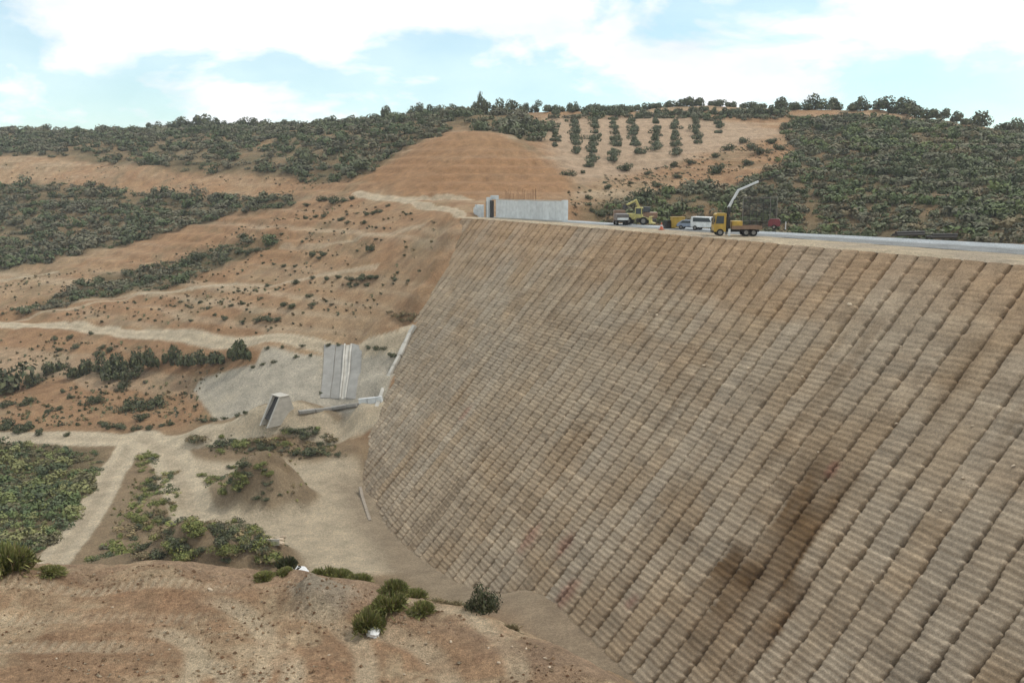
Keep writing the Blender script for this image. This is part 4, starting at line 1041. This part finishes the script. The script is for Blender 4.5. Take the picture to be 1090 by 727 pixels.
# lorry with folding crane; x points forward
x, y = station(783, 251.2)
lor = empty('crane_lorry', (x, y, .06), R(176)); tag(lor, 'yellow cab lorry with raised white folding crane on the crest edge', 'lorry')
MB().box(-3.1, 2.9, -.45, .45, .55, .85, .03).build('chassis', M_DARK, lor)
cab = MB().prism([(1.55, .6), (3.15, .6), (3.18, 1.5), (2.95, 2.95), (2.75, 3.1), (1.55, 3.1)], -1.15, 1.15).build('cab', P_YEL, lor)
MB().prism([(3.2, 1.62), (3.22, 1.62), (3.03, 2.78), (3.01, 2.78)], -1.0, 1.0).build('windscreen', M_GLASS, cab)
for sy in (-1, 1):
    MB().prism([(1.85, 1.7), (2.95, 1.7), (2.8, 2.75), (1.85, 2.75)], sy * 1.152, sy * 1.17).build('side_window', M_GLASS, cab)
    MB().box(3.14, 3.2, sy * .85 - .15, sy * .85 + .15, .9, 1.15).build('headlight', M_LAMP, cab)
    MB().box(3.05, 3.2, sy * 1.25 - .08, sy * 1.25 + .08, 1.9, 2.4).build('mirror', M_DARK, cab)
    wheel(lor, 2.3, sy * 1.0, .5, .32)
    for wx in (-1.2, -2.2): wheel(lor, wx, sy * .95, .5, .45)
MB().box(3.15, 3.3, -1.15, 1.15, .45, .75, .03).build('bumper', M_DARK, lor)
bed = MB().box(-3.3, .75, -1.22, 1.22, 1.0, 1.18, .02).build('flatbed', P_BROWN, lor)
for sy in (-1, 1): MB().box(-3.3, .75, sy * 1.24 - .03, sy * 1.24 + .03, .95, 1.42).build('side_board', P_BROWN, bed)
MB().box(-.7, .7, -1.0, 1.0, 1.2, 2.05, .05).build('yellow_crate', P_YEL, lor)
col = MB().box(.85, 1.35, -.3, .3, .85, 2.6, .04).tube((1.1, 0, 2.5), (1.1, 0, 4.0), .2, .17, 10).build('crane_column', M_DARK, lor)
b1 = MB().box(-.12, 2.65, -.14, .14, -.16, .16, .03, Matrix.Translation((1.1, 0, 3.9)) @ Matrix.Rotation(R(-118), 4, 'Y')).build('lower_boom', M_STEELW, lor)
ex, ez = 1.1 + 2.6 * math.cos(R(118)), 3.9 + 2.6 * math.sin(R(118))
b2 = MB().box(-.15, 2.9, -.12, .12, -.14, .14, .03, Matrix.Translation((ex, 0, ez)) @ Matrix.Rotation(R(-156), 4, 'Y')).build('upper_boom', M_STEELW, lor)
fx, fz_ = ex + 2.8 * math.cos(R(156)), ez + 2.8 * math.sin(R(156))
MB().box(-.05, 2.9, -.07, .07, -.08, .08, .01, Matrix.Translation((fx, 0, fz_)) @ Matrix.Rotation(R(-162), 4, 'Y')).build('boom_extension', M_DARK, b2)
MB().tube((1.0, .18, 3.0), (ex + .5, .18, ez - 1.2), .06, n=6).build('ram', M_DARK, b1)
for sy in (-1, 1): MB().box(.95, 1.25, sy * 1.3 - .08, sy * 1.3 + .08, .06, 1.0).build('outrigger', M_STEELW, lor)
MB().box(-1.9, -1.0, -1.2, -.9, .45, .9).build('tool_box', M_RIM, lor)

def small_car(name, px, py, head, mat, label, cat, van=False):
    x, y = station(px, py); c = empty(name, (x, y, .06), head); tag(c, label, cat)
    if van:
        prof = [(-2.3, .45), (2.25, .45), (2.3, 1.0), (1.75, 1.2), (1.0, 2.05), (-2.25, 2.1), (-2.35, 1.2)]
        glass = [(1.72, 1.24), (1.02, 2.0)]; win = [(-1.9, 1.3), (1.2, 1.3), (.8, 1.9), (-1.9, 1.95)]; w = .95; r = .36
    else:
        prof = [(-2.05, .38), (2.0, .38), (2.05, .75), (1.0, .95), (.35, 1.42), (-1.2, 1.42), (-1.9, .95), (-2.08, .8)]
        glass = [(.98, .97), (.38, 1.39)]; win = [(-1.5, .97), (.75, .97), (.25, 1.36), (-1.1, 1.36)]; w = .85; r = .32
    b = MB().prism(prof, -w, w).build('body', mat, c)
    m = b.modifiers.new('bevel', 'BEVEL'); m.width = .06; m.segments = 2
    (x0, z0), (x1, z1) = glass
    MB().prism([(x0 + .05, z0), (x0 + .07, z0 + .01), (x1 + .07, z1), (x1 + .05, z1)], -w * .82, w * .82).build('windscreen', M_GLASS, b)
    for sy in (-1, 1):
        MB().prism(win, sy * (w + .004), sy * (w + .014)).build('side_window', M_GLASS, b)
        MB().box(prof[2][0] - .06, prof[2][0] + .03, sy * w * .72 - .14, sy * w * .72 + .14, prof[2][1] - .3, prof[2][1] - .1).build('headlight', M_LAMP, c)
        for wx in (prof[0][0] * .66, prof[1][0] * .66): wheel(c, wx, sy * (w - .08), r, .2)
    MB().box(prof[1][0] - .02, prof[1][0] + .1, -w * .95, w * .95, .38, .6, .02).build('bumper', M_DARK, c)
    MB().box(prof[0][0] - .1, prof[0][0] + .02, -w * .95, w * .95, .38, .6, .02).build('bumper', M_DARK, c)
    return c
small_car('van', 752, 245.2, CREST_H + math.pi + R(28), P_WHITE, 'white van parked behind the yellow cab lorry', 'van', True)
small_car('car', 735, 244.0, CREST_H + math.pi + R(40), P_BLUE, 'blue grey car parked between the yellow container and the van', 'car')
x, y = station(721, 243.2); k = empty('container', (x, y, .06), CREST_H + R(70)); tag(k, 'yellow open skip container beside the blue grey car', 'container')
MB().prism([(-.95, .1), (.95, .1), (1.05, 1.75), (-1.05, 1.75)], -.7, .7).build('tub', P_YEL, k)
MB().box(-1.1, 1.1, -.76, .76, 1.76, 1.86, .02).build('rim', P_YEL, k)
for i in (-.6, 0, .6): MB().box(i - .05, i + .05, -.78, -.71, .15, 1.74).build('rib', P_YEL, k)
# wheel loader
x, y = station(678, 239.3); ld = empty('wheel_loader', (x, y, .06), CREST_H + math.pi + R(50)); tag(ld, 'pale yellow loader standing on the crest right of the grey tipper', 'loader')
MB().box(-2.2, -.2, -.85, .85, .9, 2.0, .08).build('engine_hood', P_PYEL, ld)
cb = MB().box(-.3, .95, -.75, .75, 1.2, 3.1, .06).build('cab', P_PYEL, ld)
MB().box(.96, .98, -.6, .6, 1.9, 2.9).build('windscreen', M_GLASS, cb)
for sy in (-1, 1):
    MB().box(-.15, .8, sy * .765 - .01, sy * .765 + .01, 1.9, 2.9).build('side_window', M_GLASS, cb)
    for wx in (-1.4, 1.3): wheel(ld, wx, sy * .95, .7, .5)
    MB().box(.6, 2.4, sy * .5 - .1, sy * .5 + .1, -.14, .14, .02, Matrix.Translation((.2, 0, 1.6)) @ Matrix.Rotation(R(18), 4, 'Y')).build('lift_arm', P_PYEL, ld)
MB().prism([(2.3, .25), (3.2, .2), (3.25, .35), (2.6, .5), (2.5, 1.3), (2.9, 1.5), (2.3, 1.5)], -1.25, 1.25).build('bucket', P_PYEL, ld)
MB().tube((-1.6, .4, 2.0), (-1.6, .4, 2.7), .07, n=6).build('exhaust', M_DARK, ld)
# tipper seen from behind
x, y = station(660.5, 239.4); tp = empty('tipper_truck', (x, y, .06), math.atan2(y, x) + R(8)); tp.scale = (.88, .88, .88); tag(tp, 'grey brown tipper truck at the far left of the parked machines', 'truck')
MB().box(-3.0, 3.0, -.45, .45, .6, .9).build('chassis', M_DARK, tp)
MB().prism([(-3.2, .95), (.9, .95), (1.1, 2.3), (-3.3, 2.2)], -1.2, 1.2).build('tipper_body', P_GREY, tp)
MB().box(-3.4, -3.28, -1.1, 1.1, 1.05, 1.5, .02).build('tailgate', P_WHITE, tp)
c2 = MB().box(1.3, 3.0, -1.15, 1.15, .7, 2.9, .1).build('cab', P_BROWN, tp)
MB().box(3.01, 3.03, -.95, .95, 1.7, 2.6).build('windscreen', M_GLASS, c2)
for sy in (-1, 1):
    for wx in (-2.2, -1.2, 2.0): wheel(tp, wx, sy * .95, .5, .4)
# excavator behind them
x, y = station(688, 237.2); exv = empty('excavator', (x, y, .06), R(200)); tag(exv, 'excavator with pale bent arm behind the pale yellow loader', 'excavator')
for sy in (-1, 1): MB().box(-1.6, 1.6, sy * 1.0 - .28, sy * 1.0 + .28, 0, .8, .2).build('crawler_track', M_DARK, exv)
MB().box(-1.8, .9, -1.1, 1.1, .85, 2.0, .1).build('upper_body', P_BROWN, exv)
MB().box(-.2, 1.1, .1, 1.1, 2.0, 3.0, .05).build('cab', M_GLASS, exv)
MB().box(0, 3.0, -.18, .18, -.2, .2, .04, Matrix.Translation((.8, -.4, 1.7)) @ Matrix.Rotation(R(-62), 4, 'Y')).build('boom', P_PYEL, exv)
MB().box(0, 2.2, -.15, .15, -.16, .16, .04, Matrix.Translation((2.1, -.4, 4.2)) @ Matrix.Rotation(R(24), 4, 'Y')).build('stick', P_PYEL, exv)
MB().prism([(4.0, 2.6), (4.6, 2.6), (4.5, 3.4), (4.1, 3.3)], -.9, .1).build('bucket', M_DARK, exv)
# markers and small plant
x, y = station(704, 244.6); cn = empty('marker_cone', (x, y, .06)); tag(cn, 'faded red marker cone on the crest left of the yellow container', 'cone')
MB().tube((0, 0, .06), (0, 0, 1.15), .3, .05, 14).build('cone', P_ORANGE, cn); MB().box(-.45, .45, -.45, .45, 0, .06).build('base', P_ORANGE, cn)
MB().tube((0, 0, .55), (0, 0, .75), .19, .145, 14).build('band', M_STEELW, cn)
x, y = station(712.5, 243); bl = empty('timber_stack', (x, y, .06), .3); tag(bl, 'dark stack of timber between the marker cone and the container', 'timber')
for r_ in range(5):
    for c_ in range(3): MB().box(-.9, .9, -.45 + c_ * .31, -.17 + c_ * .31, r_ * .26, r_ * .26 + .24, .02).build('timber', M_DARK, bl)
x, y = station(824, 244.2); gp = empty('compressor', (x, y, .06), R(160)); tag(gp, 'dark red wheeled compressor on the grey roadway right of the lorry', 'compressor')
MB().prism([(-.9, .5), (.9, .5), (.95, 1.2), (.6, 1.65), (-.7, 1.65), (-.95, 1.2)], -.6, .6).build('housing', P_RED, gp)
for sy in (-1, 1): wheel(gp, 0, sy * .62, .36, .2)
MB().tube((.9, 0, .55), (2.0, 0, .4), .05, n=6).build('tow_bar', M_DARK, gp)
MB().box(-.92, -.97, -.4, .4, .7, 1.4).build('grille', M_DARK, gp)
x, y = station(836, 244.3); po = empty('post', (x, y, .04)); tag(po, 'short white post standing right of the red compressor', 'post')
MB().tube((0, 0, 0), (0, 0, 1.25), .1, .09, 8).build('shaft', M_STEELW, po); MB().tube((0, 0, 1.25), (0, 0, 1.33), .13, .1, 8).build('cap', M_DARK, po)
# scaffold screen with wire mesh
x, y = station(790, 243.4); x2, y2 = station(826, 243.6)
ln = math.hypot(x2 - x, y2 - y); scf = empty('mesh_screen', (x, y, .05), math.atan2(y2 - y, x2 - x)); tag(scf, 'tall dark wire mesh screen on posts behind the crane lorry', 'screen')
for i in range(6): MB().tube((i * ln / 5, 0, 0), (i * ln / 5, 0, 5.0), .05, n=6).build('post', M_RIM if i in (0, 5, 4) else M_DARK, scf)
for z in (1.2, 5.0): MB().tube((0, 0, z), (ln, 0, z), .035, n=6).build('rail', M_RIM, scf)
for i in range(5):
    mb = MB(); x0 = i * ln / 5
    for k in range(1, 11): mb.box(x0 + k * ln / 55 - .02, x0 + k * ln / 55 + .02, .05, .08, .1, 4.9)
    for k in range(16): mb.box(x0 + .05, x0 + ln / 5 - .05, .085, .11, .2 + k * .3, .235 + k * .3)
    mb.build('mesh_panel', M_DARK, scf)
# pipes lying on the roadway
for (px, py, n, l, a, lab) in ((968, 251.2, 5, 4.5, .35, 'low dark pile of pipes on the roadway, the left one'), (1003, 253.8, 4, 3.6, .1, 'low dark pile of pipes on the roadway, the right one')):
    x, y = station(px, py); pp = empty('pipe_pile', (x, y, .06), a); tag(pp, lab, 'pipes')
    for i in range(n):
        yy = (i % 3) * .36 - .36; zz = .17 + (i // 3) * .3
        MB().tube((-l / 2 + random.uniform(-.4, .4), yy + (.18 if i > 2 else 0), zz), (l / 2 + random.uniform(-.4, .4), yy + (.18 if i > 2 else 0), zz), .17, n=10).build('pipe', M_DARK, pp)

# ------------------------------------------------------------------ stones, litter
M_STONE = plain_mat('pale_stone', (178, 162, 140), .9, var=.2, sc_=3, spec=.15, obj_var=.15)
M_BAG = plain_mat('white_plastic', (206, 206, 204), .5, var=.1, sc_=5)
stones = []
for i in range(5):
    o = MB().ball((0, 0, 0), 1, 2, (1, .8, .62), .16).build('stone', M_STONE); stones.append(o.data); bpy.data.objects.remove(o)
def stone_at(p, r, label, grp=None):
    o = link_mesh('stone', random.choice(stones)); o.location = p; o.scale = (r, r * random.uniform(.7, 1), r * random.uniform(.7, 1)); o.rotation_euler = (random.uniform(-.4, .4), random.uniform(-.4, .4), random.uniform(0, 6))
    return tag(o, label, 'stone', grp)
g = np.random.default_rng(77)
for i, (px, py, r) in enumerate(sorted(((750, 390, .32), (905, 325, .3), (800, 410, .22), (700, 336, .25), (690, 333, .2), (675, 328, .22), (664, 325, .2), (655, 322, .2), (1036, 455, .18), (1026, 510, .22), (1002, 545, .2), (1080, 497, .2), (955, 452, .16), (818, 522, .14), (872, 482, .16), (960, 370, .18), (855, 402, .2), (797, 393, .2), (848, 395, .15), (765, 405, .2), (700, 430, .16), (640, 490, .16), (930, 620, .14), (1010, 640, .14)))):
    p = face_sight(px, py); stone_at(Vector(p) + Vector((-.1, 0, .1)), r, 'pale stone lodged on the rippled dam face, %s from the left' % ordinal(i), 'stones on the dam face')
for i, (px, py, r) in enumerate(sorted(((224, 634, .16), (480, 690, .09), (455, 704, .08), (531, 715, .1), (580, 712, .09), (120, 650, .07), (245, 668, .08), (60, 700, .08), (350, 700, .07), (520, 697, .07), (430, 716, .08), (545, 700, .06), (585, 722, .08), (330, 668, .07), (180, 690, .06), (560, 704, .07)))):
    x, y = atz(px, py, PLAT_Z); stone_at((x, y, ground(x, y) + r * .12), r * .65, 'pale stone on the reddish platform earth, %s from the left' % ordinal(i), 'stones on the platform')
def crumple(name, px, py, size, label, cat, seed, flat=.45):
    x, y = atz(px, py, PLAT_Z - .1); random.seed(seed)
    o = MB().ball((0, 0, 0), 1, 3, (1, .8, flat), .13).build(name, M_BAG)
    o.location = (x, y, ground(x, y) + size * flat * .55); o.scale = (size,) * 3; o.rotation_euler = (.1, .1, seed)
    return tag(o, label, cat)
crumple('plastic_bag', 398, 680, .26, 'crumpled white plastic bag on the platform before the broom shrubs', 'bag', 5)
crumple('plastic_sheet', 318, 606, .34, 'crumpled white sheet on the rim beside the dark spiky plant', 'sheet', 6, .25)
x, y, z = sight(292, 577)
rb = empty('rubble_heap', (x, y, z)); tag(rb, 'heap of dark and pale rubble at the thicket end on the valley floor', 'rubble')
for i in range(9):
    o = link_mesh('rubble_piece', stones[i % 5], rb); o.location = (random.uniform(-1.2, 1.2), random.uniform(-.8, .8), random.uniform(.1, .5)); o.scale = (random.uniform(.25, .6),) * 3
MB().box(-1.3, 1.0, -1.2, -1.1, .0, .9, .02).build('board', M_CONC, rb)
def clods(name, poly, n, label, seed):
    """loose clods and gravel: small broken lumps half sunk in the earth"""
    g = np.random.default_rng(seed); W = np.array([atz(*p, PLAT_Z) for p in poly]); lo, hi = W.min(0), W.max(0)
    X = g.uniform(lo[0], hi[0], n * 4); Y = g.uniform(lo[1], hi[1], n * 4)
    k = inside(X, Y, [tuple(w) for w in W]) & (g.random(len(X)) < (0.35 + 1.2 * fbm(X, Y, 2.5, 3, seed)).clip(0.05, 1))
    X, Y = X[k][:n], Y[k][:n]; Z = height(X, Y); m = len(X)
    O = np.array([(1, 0, 0), (0, 1, 0), (-1, 0, 0), (0, -1, 0), (0, 0, 1), (0, 0, -1)], float)
    T = np.array([(0, 1, 4), (1, 2, 4), (2, 3, 4), (3, 0, 4), (1, 0, 5), (2, 1, 5), (3, 2, 5), (0, 3, 5)])
    r = 0.012 + 0.05 * g.random(m) ** 4
    V = O[None] * g.uniform(.6, 1.4, (m, 6, 1)) * r[:, None, None] * np.array([1, 1, .75]) + np.stack([X, Y, Z + r * .3], -1)[:, None]
    F = T[None] + np.arange(m)[:, None, None] * 6
    pal = np.array([lin(c) for c in ((186, 160, 128), (150, 116, 88), (206, 188, 160), (176, 146, 116), (166, 136, 106))])
    C = np.repeat(pal[g.integers(0, 5, m)] * g.uniform(.8, 1.15, (m, 1)), 6, 0)
    o = mesh_obj(name, V.reshape(-1, 3), F.reshape(-1, 3), M_SOIL, None, False, C)
    return tag(o, label, 'clods', kind='stuff')
clods('platform_clods', [(-20, 612), (300, 616), (440, 648), (560, 688), (640, 735), (640, 760), (-20, 760)], 3600, 'small clods and gravel strewn over the platform earth', 853)

# ------------------------------------------------------------------ thin haze over the valley
hz = MB().box(float(GX.min()) - 5, float(GX.max()) + 5, -30, float(GY.max()) + 5, float(GZ.min()) - 1.5, float(GZ.max()) + 18).build('haze', bpy.data.materials.new('haze_air'))
m = hz.data.materials[0]; m.use_nodes = True; m.node_tree.nodes.clear()
mo = m.node_tree.nodes.new('ShaderNodeOutputMaterial'); pv = m.node_tree.nodes.new('ShaderNodeVolumePrincipled')
pv.inputs['Color'].default_value = (0.88, 0.93, 1.0, 1); pv.inputs['Density'].default_value = 0.00016
m.node_tree.links.new(pv.outputs[0], mo.inputs['Volume'])
tag(hz, 'thin pale haze in the air over the valley', 'haze', kind='stuff')
